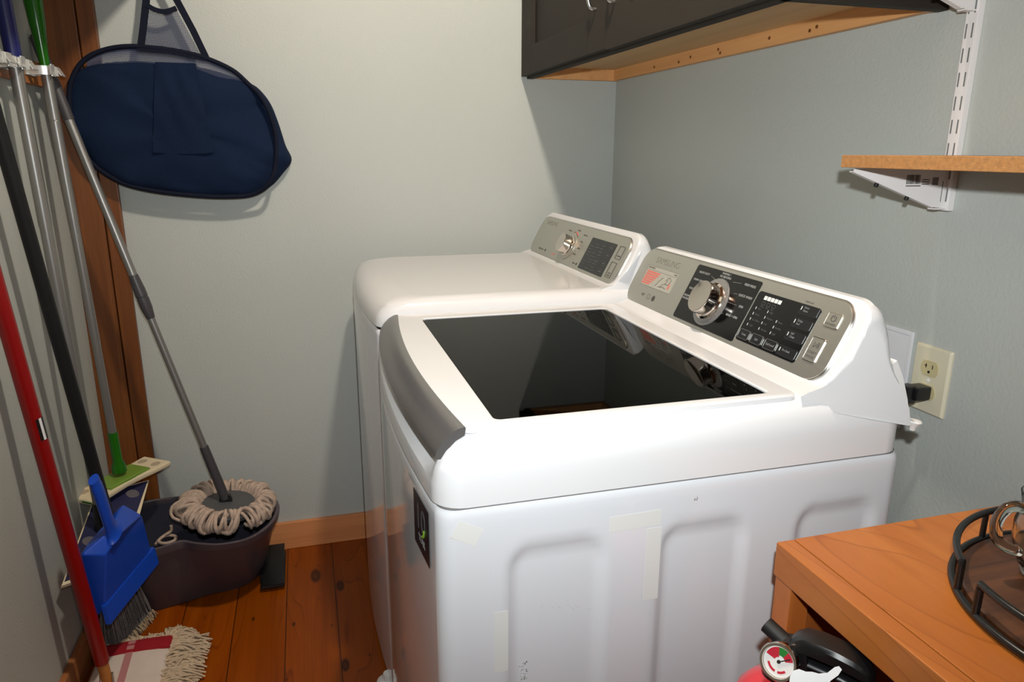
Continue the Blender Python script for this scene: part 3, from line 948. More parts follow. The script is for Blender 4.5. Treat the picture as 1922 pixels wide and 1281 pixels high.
dp = [(-0.362, 0.950), (-0.355, 0.9690), (-0.342, 0.9715), (-0.333, 0.9735), (-0.3235, 0.9770), (-0.3172, 0.9850), (-0.2937, 1.0290), (-0.2667, 1.0800), (-0.2630, 1.0865), (-0.258, 1.0905), (-0.249, 1.0895), (-0.241, 1.083), (-0.235, 1.070), (-0.228, 1.050), (-0.219, 1.015), (-0.206, 0.98), (-0.19, 0.95), (-0.182, 0.93), (-0.182, 0.915), (-0.30, 0.935)]
console_loft(bm, dp, DY0 - 0.001, DY1 + 0.001, 0.050, 0.980, 0.53, side=side_inset(0.024))
obj('console_housing', bm, M['white'], dryer, ang=32)
DP = Plane((-0.325, 0.0, 0.975), (0, -1, 0), (0.055, 0, 0.103))
bm = B(); plate(bm, DP, 0.1225, 0.7595, -0.0015, 0.1185, -0.004, 0.0018, 0.034, 0.0012, 10)
obj('panel_trim', bm, M['chrome_soft'], dryer)
bm = B(); plate(bm, DP, 0.125, 0.757, 0.001, 0.116, -0.002, 0.0026, 0.032, 0.0008, 10)
dpanel = obj('control_panel', bm, M['silver_dry'], dryer)
bm = B(); plate(bm, DP, 0.5370, 0.6905, 0.0078, 0.0940, 0.0, 0.0033, 0.003, 0.0003)
obj('display_plate', bm, M['gloss_black'], dpanel)
KD = DP.p(0.4175, 0.0525, 0.003)
bm = B(); lathe(bm, KD, DP.n, [(0.0, 0.0), (0.039, 0.0), (0.039, 0.002), (0.030, 0.0032), (0.0, 0.0032)], 48)
obj('dial_ring', bm, M['silver_dry'], dpanel)
bm = B(); lathe(bm, KD, DP.n, [(0.0295, 0.003), (0.0295, 0.005), (0.0265, 0.007), (0.0255, 0.011), (0.0258, 0.027), (0.0250, 0.0285), (0.0235, 0.0287), (0.018, 0.0278), (0.0, 0.0272)], 48)
obj('dial_knob', bm, M['chrome'], dpanel)
letters('panel_lettering', M['print_dark'], dpanel, DP, 0.0028, [(s_, u, v, 0.0060) for s_, u, v in (('Time Dry', 0.372, 0.094), ('Normal', 0.4330, 0.1010), ('Perm Press', 0.4880, 0.0930), ('Heavy', 0.4830, 0.0740), ('Bedding', 0.483, 0.055), ('Delicates', 0.476, 0.037), ('40 min', 0.362, 0.075), ('30 min', 0.352, 0.058), ('20 min', 0.348, 0.041))])
letters('panel_lettering', M['print_dark'], dpanel, DP, 0.0028, (('Smart Care', 0.224, 0.0180, 0.0090), ('Sensor', 0.500, 0.0150, 0.0070), ('POWER', 0.723, 0.068, 0.0052), ('START', 0.7205, 0.024, 0.0052), ('PAUSE', 0.7205, 0.018, 0.0052)))
for u, v, r in ((0.262, 0.0180, 0.0045), (0.519, 0.0150, 0.0040)):
    bm = B(); lathe(bm, DP.p(u, v, 0.0026), DP.n, [(0.0, 0.0), (r, 0.0), (r, 0.0003), (0.0, 0.0003)], 14); obj('panel_symbol', bm, M['print_dark'], dpanel)
for a, b_, c, d in ((0.7085, 0.7375, 0.0605, 0.0930), (0.7060, 0.7345, 0.0130, 0.0520)):
    bm = B(); outline_bar(bm, DP, a, b_, c, d, 0.0026, 0.0036, 0.003, 0.0010); obj('button_rim', bm, M['print_dark'], dpanel)
bm = B(); text(bm, DP, 'SAMSUNG', 0.214, 0.0990, 0.0175, 0.0027, sx=1.15); obj('brand_lettering', bm, M['print_logo'], dpanel)
bm = B()
arc = [DP.p(0.4175 + 0.0425 * math.cos(math.radians(a)), 0.0525 + 0.0425 * math.sin(math.radians(a)), 0.0028) for a in range(55, 110, 6)]
tube(bm, arc, 0.0022, 6, flat=0.3)
obj('panel_accent', bm, M['print_red'], dpanel)
letters('accent_lettering', M['print_red'], dpanel, DP, 0.0028, (('AIR FLUFF', 0.335, 0.016, 0.0062),))
bm = B()
for r_ in range(9):
    for c_ in range(3):
        if (r_ * 3 + c_) % 5 != 4:
            plate(bm, DP, 0.5450 + c_ * 0.0330, 0.5450 + c_ * 0.0330 + 0.018 + 0.004 * ((r_ + c_) % 3), 0.0140 + r_ * 0.0082, 0.0160 + r_ * 0.0082, 0.0033, 0.0035, 0.0004, n=2)
for v in (0.082, 0.062, 0.041, 0.020):
    outline_bar(bm, DP, 0.6540, 0.6840, v - 0.007, v + 0.006, 0.0033, 0.0036, 0.002, 0.0006)
    plate(bm, DP, 0.6600, 0.6780, v - 0.002, v + 0.001, 0.0033, 0.0035, 0.0004, n=2)
obj('display_lettering', bm, M['print_dim'], dpanel)

# ------------------------------------------------------------------ wall cabinet above the machines
cabx = thing('wall_cabinet', 'dark grey-brown wall cabinet with two shaker doors over the dryer and washer', 'cabinet', (-0.16, -0.634, 1.486))
CZ0, CZ1, CY0, CY1 = 1.486, 2.25, -1.268, -0.003
bm = B()
box(bm, -0.296, -0.002, CY0, CY0 + 0.018, CZ0, CZ1); box(bm, -0.296, -0.002, CY0 + 0.018, CY1 - 0.018, CZ1 - 0.018, CZ1)
obj('carcass', bm, M['cab_dark'], cabx)
bm = B(); box(bm, -0.296, -0.002, CY1 - 0.018, CY1, CZ0 + 0.001, CZ1)
obj('side_panel', bm, M['cab_wood'], cabx)
bm = B(); box(bm, -0.280, -0.016, CY0 + 0.018, CY1 - 0.018, CZ0 + 0.034, CZ0 + 0.046)
obj('bottom_panel', bm, M['cab_ply'], cabx)
bm = B(); box(bm, -0.018, -0.002, CY0 + 0.018, CY1 - 0.018, CZ0 + 0.002, CZ0 + 0.080, 0.001)
for y, z in ((-0.44, 0.012), (-0.63, 0.020), (-0.64, 0.011), (-0.83, 0.018), (-0.30, 0.014), (-0.96, 0.014), (-0.98, 0.018), (-0.50, 0.018)):
    lathe(bm, (-0.0185, y, CZ0 + z), (-1, 0, 0), [(0.0, 0.0), (0.0035, 0.0), (0.0035, 0.001), (0.0, 0.001)], 10, mi=1)
obj('hanging_rail', bm, [M['cab_wood'], M['trim']], cabx)
bm = B()
box(bm, -0.300, -0.280, CY0, CY1, CZ0, CZ0 + 0.036, 0.001)
box(bm, -0.300, -0.280, CY0, CY0 + 0.036, CZ0 + 0.036, CZ1, 0.001)
box(bm, -0.300, -0.280, CY1 - 0.036, CY1, CZ0 + 0.036, CZ1, 0.001)
box(bm, -0.300, -0.280, -0.69, -0.62, CZ0 + 0.036, CZ1, 0.001)
obj('face_frame', bm, M['cab_dark'], cabx)
def shaker(y0, y1, z0, z1, hy):
    bm = B()
    sw, rw = 0.098, 0.078
    box(bm, -0.319, -0.301, y0, y0 + sw, z0, z1, 0.0015); box(bm, -0.319, -0.301, y1 - sw, y1, z0, z1, 0.0015)
    box(bm, -0.319, -0.301, y0 + sw, y1 - sw, z0, z0 + rw, 0.0015); box(bm, -0.319, -0.301, y0 + sw, y1 - sw, z1 - rw, z1, 0.0015)
    box(bm, -0.3065, -0.304, y0 + sw - 0.002, y1 - sw + 0.002, z0 + rw - 0.002, z1 - rw + 0.002)
    d = obj('door', bm, M['cab_dark'], cabx)
    bm = B()
    tube(bm, catmull([(-0.319, hy, z0 + 0.092), (-0.334, hy, z0 + 0.098), (-0.343, hy, z0 + 0.14), (-0.334, hy, z0 + 0.182), (-0.319, hy, z0 + 0.188)], 5, False), 0.0042, 10)
    obj('handle', bm, M['chrome_soft'], d)
shaker(-0.652, -0.006, CZ0 + 0.006, CZ1 - 0.006, -0.595)
shaker(-1.264, -0.657, CZ0 + 0.003, CZ1 - 0.006, -0.700)

# ------------------------------------------------------------------ shelf standard, brackets, shelves
rail = thing('shelf_standard', 'white slotted metal upright on the wall behind the wooden shelf end', 'shelf upright', (-0.006, -1.3225, 1.182))
bm = B()
y0, y1 = -1.333, -1.312
box(bm, -0.012, 0.0, y0, y1, 1.182, 2.3, 0.0012, 2)
obj('channel', bm, M['rail_white'], rail)
bm = B()
z = 1.196
SPn = Plane((-0.012, 0, 0), (0, -1, 0), (0, 0, 1))
while z < 2.25:
    for u in (1.3165, 1.3275):
        plate(bm, SPn, u - 0.0012, u + 0.0012, z, z + 0.021, 0.0, 0.0003, 0.0011, n=3)
    z += 0.0345
obj('slot', bm, M['slot'], rail)

def bracket(zt, label, sticker):
    t = thing('shelf_bracket', label, 'shelf bracket', (-0.1, -1.3225, zt - 0.065), 'shelf brackets')
    bm = B()
    th = 0.0012
    poly = [(-0.190, zt - 0.001), (-0.190, zt - 0.006), (-0.034, zt - 0.061), (-0.013, zt - 0.063), (-0.013, zt - 0.001)]
    yb = -1.3245
    loft(bm, [[(x, yb - th, z) for x, z in poly], [(x, yb + th, z) for x, z in poly]])
    d = Vector((-0.034 + 0.190, 0, -0.055)).normalized()
    quadbox(bm, ((-0.190 - 0.034) / 2, yb + 0.0045, zt - 0.0335), d, (0, 1, 0), d.cross(Vector((0, 1, 0))), 0.083, 0.0050, 0.0008)
    box(bm, -0.034, -0.012, yb - 0.0055, yb + 0.0085, zt - 0.0645, zt - 0.0625)
    br = obj('arm', bm, M['rail_white'], t)
    bm = B()
    for x, z in ((-0.1435, zt - 0.0235), (-0.083, zt - 0.0445)):
        bm = B(); lathe(bm, (x, yb + 0.0025, z - 0.0005), (-0.33, 0, -0.94), [(0.0, 0.0), (0.0035, 0.0), (0.0035, 0.005), (0.0, 0.006)], 10)
        obj('screw', bm, M['black_metal'], t)
    if sticker:
        bp = Plane((-0.12, yb - th, zt - 0.015), (1, 0, 0.0), (0, 0, 1))
        bm = B()
        rr = random.Random(5)
        x = 0.028
        while x < 0.054:
            w = rr.choice((0.0006, 0.001, 0.0016))
            plate(bm, bp, x, x + w, -0.010, 0.004, 0.0, 0.0003, 0.0002, n=2); x += w + rr.choice((0.0007, 0.0012))
        x = 0.078
        while x < 0.090:
            plate(bm, bp, x, x + 0.0007, -0.012, 0.0, 0.0, 0.0003, 0.0002, n=2); x += 0.0015
        for k in range(3):
            plate(bm, bp, 0.058, 0.072, -0.004 - k * 0.0035, -0.0028 - k * 0.0035, 0.0, 0.0003, 0.0003, n=2)
        plate(bm, bp, 0.028, 0.056, -0.0135, -0.0120, 0.0, 0.0003, 0.0003, n=2)
        plate(bm, bp, 0.0985, 0.0995, -0.038, -0.006, 0.0, 0.0003, 0.0003, n=2)
        obj('barcode_print', bm, M['print_dark'], br)
    return t
bracket(1.249, 'white shelf bracket with barcode print under the wooden shelf end', True)
bracket(1.539, 'white shelf bracket without barcode beside the end of the wall cabinet', False)
bm = B(); box(bm, -0.202, -0.001, -2.12, -1.309, 1.2492, 1.2672, 0.0006, 1)
tag(obj('shelf_board', bm, M['mdf']), 'raw particle board shelf on the white bracket with the barcode', 'shelf', 'particle board shelves')
bm = B(); box(bm, -0.202, -0.001, -2.12, -1.309, 1.5392, 1.5572, 0.0006, 1)
tag(obj('shelf_board', bm, M['mdf']), 'upper particle board shelf on the higher white bracket', 'shelf', 'particle board shelves')

# high shelf on the left wall (above the frame): shades the upper left wall
bm = B(); box(bm, LX, -1.285, -2.0, -0.03, 1.765, 1.785, 0.001, 1)
tag(obj('wall_shelf', bm, M['mdf']), 'deep shelf high on the wall above the mops', 'shelf')
# lamp fitting on the ceiling
bm = B(); lathe(bm, (-0.64, -1.18, CZ), (0, 0, -1), [(0.0, 0.0), (0.09, 0.0), (0.085, 0.03), (0.03, 0.04), (0.025, 0.06), (0.0, 0.06)], 28)
tag(obj('ceiling_lamp', bm, M['lamp_glass']), 'round lamp holder on the ceiling over the machines', 'lamp')

# ------------------------------------------------------------------ outlet, plug, wall box
OP = Plane((0, 0, 0), (0, -1, 0), (0, 0, 1))
outlet = thing('wall_outlet', 'ivory double wall outlet beside the washer console', 'outlet', (0, -1.342, 0.847))
bm = B(); plate(bm, OP, 1.3055, 1.3785, 0.8465, 0.9615, 0.0, 0.006, 0.003, 0.0035)
obj('cover_plate', bm, M['outlet'], outlet)
for v in (0.9245, 0.8840):
    bm = B()
    lo = [(a, max(-0.0125, min(0.0125, b_))) for a, b_ in [(0.0172 * math.cos(2 * PI * k / 40), 0.0172 * math.sin(2 * PI * k / 40)) for k in range(40)]]
    loft(bm, [[OP.p(1.342 + a, v + b_, 0.005) for a, b_ in lo], [OP.p(1.342 + a, v + b_, 0.0078) for a, b_ in lo]])
    rc = obj('receptacle', bm, M['outlet_in'], outlet)
    bm = B()
    plate(bm, OP, 1.3345, 1.3360, v + 0.000, v + 0.0075, 0.0078, 0.0081, 0.0004, n=2)
    plate(bm, OP, 1.3320, 1.3375, v + 0.0032, v + 0.0046, 0.0078, 0.0081, 0.0004, n=2)
    plate(bm, OP, 1.3475, 1.3490, v + 0.000, v + 0.0070, 0.0078, 0.0081, 0.0004, n=2)
    lathe(bm, OP.p(1.342, v - 0.006, 0.0078), OP.n, [(0.0, 0.0), (0.0024, 0.0), (0.0024, 0.0003), (0.0, 0.0003)], 12)
    obj('socket_slot', bm, M['cab_in'], rc)
bm = B(); lathe(bm, OP.p(1.342, 0.904, 0.0058), OP.n, [(0.0, 0.0), (0.0032, 0.0), (0.0030, 0.001), (0.0, 0.0014)], 14)
obj('cover_screw', bm, M['white_plastic'], outlet)
plug = thing('power_plug', 'black power plug in the lower half of the ivory outlet', 'plug', (-0.03, -1.340, 0.872))
bm = B()
quadbox(bm, (-0.0240, -1.342, 0.8850), (1, 0, 0), (0, 1, 0), (0, 0, 1), 0.015, 0.0135, 0.0115, 0.003)
quadbox(bm, (-0.0415, -1.338, 0.8825), (1, 0.05, 0), (0, 1, 0), (0, 0, 1), 0.011, 0.0115, 0.0155, 0.004)
obj('plug_body', bm, M['black_plastic'], plug)
bm = B()
tube(bm, catmull([(-0.048, -1.337, 0.882), (-0.062, -1.325, 0.880), (-0.085, -1.295, 0.868), (-0.095, -1.25, 0.80), (-0.09, -1.20, 0.6), (-0.09, -1.18, 0.4)], 8, False), 0.0042, 10)
obj('cord', bm, M['black_rubber'], plug)
wbx = thing('washer_outlet_box', 'white recessed wall plate half hidden behind the washer console', 'wall box', (0, -1.22, 0.80))
bm = B()
box(bm, -0.004, 0.0, -1.296, -1.288, 0.80, 0.975, 0.001); box(bm, -0.004, 0.0, -1.150, -1.142, 0.80, 0.975, 0.001)
box(bm, -0.004, 0.0, -1.288, -1.150, 0.967, 0.975, 0.001); box(bm, -0.004, 0.0, -1.288, -1.150, 0.80, 0.808, 0.001)
obj('box_frame', bm, M['wall_plate'], wbx)
bm = B(); box(bm, -0.0015, 0.0, -1.288, -1.150, 0.808, 0.967)
obj('box_back', bm, M['wall_plate'], wbx)

# ------------------------------------------------------------------ side table
TZ = 0.80
TX0, TY1, TY0, TX1 = -0.448, -1.567, -2.12, -0.010
table = thing('side_table', 'orange-brown wooden side table in front of the washer', 'table', (-0.23, -1.84, 0.0))
bm = B(); box(bm, TX0 + 0.0258, TX1, TY0, TY1, TZ - 0.022, TZ, 0.0012)
obj('table_top', bm, M['table'], table)
bm = B(); box(bm, TX0, TX0 + 0.0250, TY0, TY1, TZ - 0.046, TZ, 0.0022)
obj('front_rail', bm, M['table'], table)
for ya, yb in ((TY1 - 0.032, TY1 - 0.001), (TY0, TY0 + 0.06)):
    bm = B(); box(bm, TX0 + 0.004, TX0 + 0.032, ya, yb, 0.0, TZ - 0.0465, 0.001)
    obj('stile', bm, M['table_v'], table)
for ya, yb in ((TY1 - 0.020, TY1 - 0.002), (TY0 + 0.002, TY0 + 0.020)):
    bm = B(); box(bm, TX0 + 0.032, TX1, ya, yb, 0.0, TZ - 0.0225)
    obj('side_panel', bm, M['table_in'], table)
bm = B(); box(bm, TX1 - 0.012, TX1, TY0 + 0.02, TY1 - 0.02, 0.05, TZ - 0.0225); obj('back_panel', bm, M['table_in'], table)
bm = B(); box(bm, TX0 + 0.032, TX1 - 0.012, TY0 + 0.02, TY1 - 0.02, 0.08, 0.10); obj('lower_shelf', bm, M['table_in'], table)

# round tray
tc = Vector((-0.1795, -1.8116, TZ)); TR = 0.1745
tray = thing('round_tray', 'round dark wood tray with black wire rail on the wooden table', 'tray', tc)
bm = B(); lathe(bm, tc, (0, 0, 1), [(0.0, 0.0015), (TR - 0.010, 0.0015), (TR - 0.007, 0.004), (TR - 0.007, 0.0095), (TR - 0.009, 0.0115), (0.0, 0.0115)], 72)
obj('tray_base', bm, M['tray_wood'], tray)
bm = B()
def ring_pt(a, z, r=TR): return tc + Vector((r * math.cos(math.radians(a)), r * math.sin(math.radians(a)), z))
tube(bm, [ring_pt(a, 0.0062) for a in range(0, 360, 4)], 0.0042, 10, closed=True)
obj('lower_ring', bm, M['black_metal'], tray)
bm = B()
def rail_seg(a0, a1, posts):
    n = int(abs(a1 - a0) / 4) + 1
    top = [ring_pt(a0 + (a1 - a0) * k / n, 0.0425) for k in range(n + 1)]
    pts = [ring_pt(a0, 0.006), ring_pt(a0, 0.038)] + top[0:1] + top[1:] + [ring_pt(a1, 0.038), ring_pt(a1, 0.006)]
    tube(bm, pts, 0.0040, 10)
    for a in posts:
        tube(bm, [ring_pt(a, 0.006), ring_pt(a, 0.0425)], 0.0034, 8)
rail_seg(147.5, -18, (98, 45))
rail_seg(162, 328, (215, 270))
obj('wire_rail', bm, M['black_metal'], tray)

# glass mug in the tray
mug = thing('glass_mug', 'clear glass mug with loop handle standing in the round tray', 'mug', (-0.2200, -1.7310, TZ + 0.0116))
mb = Vector(mug.location)
bm = B()
lathe(bm, mb, (0, 0, 1), [(0.0, 0.0), (0.019, 0.0), (0.023, 0.003), (0.0255, 0.011), (0.032, 0.026), (0.0365, 0.044), (0.037, 0.062), (0.0345, 0.074), (0.0335, 0.086), (0.0360, 0.098), (0.0345, 0.0985), (0.0316, 0.087), (0.0325, 0.074), (0.0345, 0.062), (0.0338, 0.044), (0.0290, 0.026), (0.020, 0.013), (0.0, 0.011)], 40)
cupo = obj('cup', bm, M['clear_glass'], mug)
hd = Vector((-0.955, 0.295, 0)).normalized()
bm = B()
hp = [(0.0325, 0.082), (0.045, 0.0875), (0.057, 0.083), (0.0635, 0.068), (0.0605, 0.050), (0.0520, 0.0405), (0.042, 0.0355), (0.033, 0.033)]
tube(bm, catmull([mb + hd * r_ + Vector((0, 0, z)) for r_, z in hp], 6, False), 0.0062, 12)
obj('handle', bm, M['clear_glass'], mug)
jar = thing('spice_jar', 'small yellow glass jar beside the clear mug in the round tray', 'jar', (-0.2780, -1.7840, TZ + 0.0116))
jb = Vector(jar.location)
bm = B(); lathe(bm, jb, (0, 0, 1), [(0.0, 0.0), (0.015, 0.0), (0.018, 0.003), (0.0185, 0.026), (0.0175, 0.030), (0.0135, 0.033), (0.0, 0.033)], 28)
obj('body', bm, M['yellow_glass'], jar)
bm = B(); lathe(bm, jb + Vector((0, 0, 0.0332)), (0, 0, 1), [(0.0, 0.0), (0.0150, 0.0), (0.0150, 0.007), (0.0135, 0.0085), (0.0, 0.0085)], 28)
obj('lid', bm, M['yellow_glass'], jar)

# fire extinguisher hung on the table's front stile
EC = Vector((-0.505, -1.668, 0.0))
ext = thing('fire_extinguisher', 'red fire extinguisher with black lever and round gauge at the table front', 'fire extinguisher', (EC.x, EC.y, 0.27))
bm = B(); lathe(bm, EC, (0, 0, 1), [(0.0, 0.275), (0.040, 0.272), (0.050, 0.280), (0.052, 0.292), (0.052, 0.630), (0.050, 0.652), (0.043, 0.673), (0.031, 0.688), (0.019, 0.697), (0.017, 0.703), (0.0, 0.703)], 40)
obj('cylinder_body', bm, M['ext_red'], ext)
bm = B(); lathe(bm, EC, (0, 0, 1), [(0.0, 0.699), (0.019, 0.699), (0.020, 0.710), (0.016, 0.712), (0.014, 0.720), (0.0, 0.721)], 24)
hx = Vector((0.30, -0.55, 0.03)).normalized()
sxv = hx.cross(Vector((0, 0, 1))).normalized(); szv = sxv.cross(hx)
tubeA = Vector((-0.502, -1.634, 0.7385))
obj('valve', bm, M['black_plastic'], ext)
PV = Vector((-0.4890, -1.6660, 0.7350))      # hinge of the lever
bm = B()
tube(bm, [tubeA, PV + Vector((0.002, -0.004, -0.010))], 0.0095, 18)
obj('hose_barb', bm, M['black_rubber'], ext)
bm = B()
lp = []
LV = [(-0.006, 0.004, 0.006), (0.004, 0.0105, 0.0095), (0.018, 0.0145, 0.011), (0.040, 0.0130, 0.0115), (0.062, 0.0090, 0.0115), (0.082, 0.0035, 0.011), (0.098, -0.0050, 0.009), (0.104, -0.0110, 0.006)]
lever_dir = Vector((0.045, -0.060, 0.012)).normalized()
ls = lever_dir.cross(Vector((0, 0, 1))).normalized(); lu = ls.cross(lever_dir)
for d, h, w in LV:
    c = PV + lever_dir * d * 0.80 + lu * (h - 0.006)
    hw_ = w * 1.45; ht_ = w * 0.95
    lp.append([c + ls * a + lu * b_ for a, b_ in [(hw_, -ht_ * 0.9), (hw_ * 1.02, ht_ * 0.2), (hw_ * 0.82, ht_ * 0.62), (hw_ * 0.3, ht_ * 0.72), (-hw_ * 0.3, ht_ * 0.72), (-hw_ * 0.82, ht_ * 0.62), (-hw_ * 1.02, ht_ * 0.2), (-hw_, -ht_ * 0.9)]])
loft(bm, lp)
obj('squeeze_lever', bm, M['black_plastic'], ext)
bm = B()
lp = []
for d, h, w in [(0.0, -0.014, 0.012), (0.03, -0.020, 0.012), (0.06, -0.026, 0.011), (0.09, -0.036, 0.010), (0.106, -0.046, 0.008)]:
    c = PV + lever_dir * d * 0.85 + lu * h
    lp.append([c + ls * (w * math.cos(a)) + lu * (math.sin(a) * 0.006) for a in [2 * PI * k / 16 for k in range(16)]])
loft(bm, lp)
quadbox(bm, PV + lu * -0.018 + lever_dir * 0.004, lever_dir, ls, lu, 0.014, 0.0125, 0.022, 0.003)
obj('carry_handle', bm, M['black_plastic'], ext)
bm = B(); lathe(bm, PV + lever_dir * 0.003 + lu * -0.002 - ls * -0.0125, ls, [(0.0, 0.0), (0.0030, 0.0), (0.0028, 0.0012), (0.0, 0.0016)], 14)
lathe(bm, PV + lever_dir * 0.003 + lu * -0.002 + ls * -0.0125, -ls, [(0.0, 0.0), (0.0030, 0.0), (0.0028, 0.0012), (0.0, 0.0016)], 14)
obj('rivet', bm, M['chrome_soft'], ext)
GC = Vector((-0.5150, -1.6780, 0.7245))
gn = Vector((-0.78, -0.50, 0.36)).normalized()
gu = Vector((0, 0, 1)).cross(gn).normalized(); GP = Plane(GC, gu, gn.cross(gu))
bm = B(); lathe(bm, GC - gn * 0.012, gn, [(0.0, 0.0), (0.0195, 0.0), (0.0215, 0.004), (0.0215, 0.014), (0.0200, 0.0165), (0.0175, 0.0165), (0.0170, 0.0125), (0.0, 0.0120)], 40)
gg = obj('pressure_gauge', bm, M['chrome'], ext)
bm = B(); lathe(bm, GC + gn * 0.0004, gn, [(0.0, 0.0), (0.0168, 0.0), (0.0168, 0.0004), (0.0, 0.0004)], 36)
obj('gauge_face', bm, M['gauge_face'], gg)
def sector(bm, a0, a1, r0, r1, h):
    n = 10
    A = [GP.p(r1 * math.cos(math.radians(a0 + (a1 - a0) * k / n)), r1 * math.sin(math.radians(a0 + (a1 - a0) * k / n)), h) for k in range(n + 1)]
    A += [GP.p(r0 * math.cos(math.radians(a1 - (a1 - a0) * k / n)), r0 * math.sin(math.radians(a1 - (a1 - a0) * k / n)), h) for k in range(n + 1)]
    Bm = [p + gn * 0.0004 for p in A]
    loft(bm, [A, Bm])
bm = B(); sector(bm, 100, 165, 0.005, 0.0155, 0.0008); sector(bm, 20, 60, 0.007, 0.0155, 0.0008); sector(bm, 200, 260, 0.010, 0.0125, 0.0008); sector(bm, 275, 320, 0.010, 0.0125, 0.0008)
obj('gauge_red_zone', bm, M['gauge_red'], gg)
bm = B(); sector(bm, 60, 100, 0.007, 0.0155, 0.0008); obj('gauge_green_zone', bm, M['gauge_green'], gg)
bm = B(); tube(bm, [GP.p(0.0, 0.0, 0.0020), GP.p(0.011, 0.0075, 0.0020)], 0.0006, 6); lathe(bm, GP.p(0, 0, 0.0008), gn, [(0.0, 0.0), (0.0022, 0.0), (0.0018, 0.0016), (0.0, 0.0018)], 14)
obj('gauge_needle', bm, M['black_plastic'], gg)
# inspection tag
TP = Plane((-0.5090, -1.7180, 0.7330), Vector((0.84, -0.52, 0.06)), Vector((0.30, 0.38, 0.88)))
tagpts = [(-0.018, -0.060), (0.018, -0.060), (0.019, -0.006), (0.0215, 0.001), (0.0285, 0.0075), (0.0315, 0.0135), (0.0285, 0.0165), (0.0245, 0.0150), (0.0180, 0.0085), (0.010, 0.0065), (0.003, 0.0075), (-0.003, 0.0068), (-0.010, 0.0085), (-0.0155, 0.0060), (-0.018, 0.0)]
tg = B()
loft(tg, [[TP.p(a, b_, 0.0) for a, b_ in tagpts], [TP.p(a, b_, 0.0006) for a, b_ in tagpts]])
tgo = obj('inspection_tag', tg, M['tag'], ext)
bm = B()
for k in range(5):
    plate(bm, TP, -0.015 + 0.001 * k, -0.010 + 0.001 * k, -0.050 + 0.011 * k, -0.049 + 0.011 * k, 0.0006, 0.0009, 0.0005, n=2)
for k in range(9):
    plate(bm, TP, -0.001, 0.006, -0.055 + 0.006 * k, -0.0538 + 0.006 * k, 0.0006, 0.0009, 0.0004, n=2)
obj('tag_print', bm, M['print_grey'], tgo)
bm = B(); tube(bm, catmull([EC + Vector((0.010, -0.012, 0.675)), EC + Vector((0.050, -0.03, 0.65)), EC + Vector((0.072, -0.03, 0.58)), EC + Vector((0.064, -0.02, 0.45)), EC + Vector((0.060, -0.01, 0.33))], 8, False), 0.0095, 12)
obj('hose', bm, M['black_rubber'], ext)
bm = B(); box(bm, EC.x - 0.01, -0.4445, -1.600, -1.592, 0.56, 0.60); tube(bm, [EC + Vector((0.0535 * math.cos(2 * PI * k / 40), 0.0535 * math.sin(2 * PI * k / 40), 0.58)) for k in range(40)], 0.0045, 8, closed=True)
obj('mount_strap', bm, M['black_metal'], ext)

# ------------------------------------------------------------------ laundry bag on the far wall
bag = thing('laundry_hamper', 'navy blue mesh laundry hamper hanging flat on the far wall', 'laundry bag', (-1.28, -0.03, 1.13))
# pixel-measured outline of its face, metres on the wall (x, z)
ol = [(-1.556, 1.440), (-1.535, 1.478), (-1.500, 1.503), (-1.455, 1.520), (-1.40, 1.528), (-1.34, 1.527), (-1.28, 1.522), (-1.215, 1.508), (-1.15, 1.480), (-1.10, 1.449), (-1.062, 1.405), (-1.042, 1.350), (-1.026, 1.285), (-1.012, 1.243), (-1.040, 1.205), (-1.075, 1.170), (-1.125, 1.147),
      (-1.19, 1.141), (-1.27, 1.146), (-1.36, 1.157), (-1.43, 1.172), (-1.475, 1.192), (-1.515, 1.225), (-1.545, 1.268), (-1.568, 1.320), (-1.566, 1.385)]
OLc = catmull([Vector((x, 0, z)) for x, z in ol], 5)
cen = Vector((-1.29, 0, 1.325))
rb = random.Random(11)
bm = B()
loops = []
def top_cut(p):
    """lower the cloth under the rim where only net spans the opening"""
    return p
for t, dy in ((1.0, -0.010), (1.0, -0.030), (0.985, -0.043), (0.95, -0.053), (0.88, -0.060), (0.76, -0.065), (0.6, -0.067), (0.42, -0.068), (0.22, -0.068), (0.06, -0.068)):
    lp = []
    for i, p in enumerate(OLc):
        q = cen + (p - cen) * t
        if q.z > 1.44 and t > 0.5:
            q.z -= (q.z - 1.44) * 0.36
        a = i / len(OLc) * 2 * PI
        wob = (0.0035 * math.sin(3 * a + 9 * t) + 0.003 * math.sin(7 * a - 5 * t) + 0.002 * math.sin(13 * a + 17 * t)) * (1 if 0.1 < t < 0.99 else 0)
        if q.x > -1.10 and q.z < 1.40 and t > 0.6:
            wob += 0.012 * (t - 0.6) / 0.4
        q.y = dy + wob
        lp.append(q)
    loops.append(lp)
loft(bm, loops)
obj('cloth_body', bm, M['navy'], bag, ang=60)
bm = B()
rim = [(-1.545, 1.43), (-1.525, 1.470), (-1.495, 1.500), (-1.452, 1.520), (-1.40, 1.530), (-1.34, 1.529), (-1.28, 1.523), (-1.215, 1.509), (-1.15, 1.481), (-1.112, 1.447), (-1.080, 1.412), (-1.059, 1.363), (-1.049, 1.303), (-1.056, 1.230), (-1.078, 1.179), (-1.124, 1.150), (-1.19, 1.144), (-1.27, 1.148), (-1.36, 1.159), (-1.43, 1.175), (-1.474, 1.196), (-1.513, 1.228), (-1.538, 1.268), (-1.552, 1.32), (-1.553, 1.385)]
rc_ = catmull([Vector((x, -0.054 - (0.014 if x > -1.12 and z < 1.43 else 0.0), z)) for x, z in rim], 5)
tube(bm, rc_, 0.0062, 10, closed=True)
obj('wire_rim', bm, M['navy_dark'], bag)
bm = B()
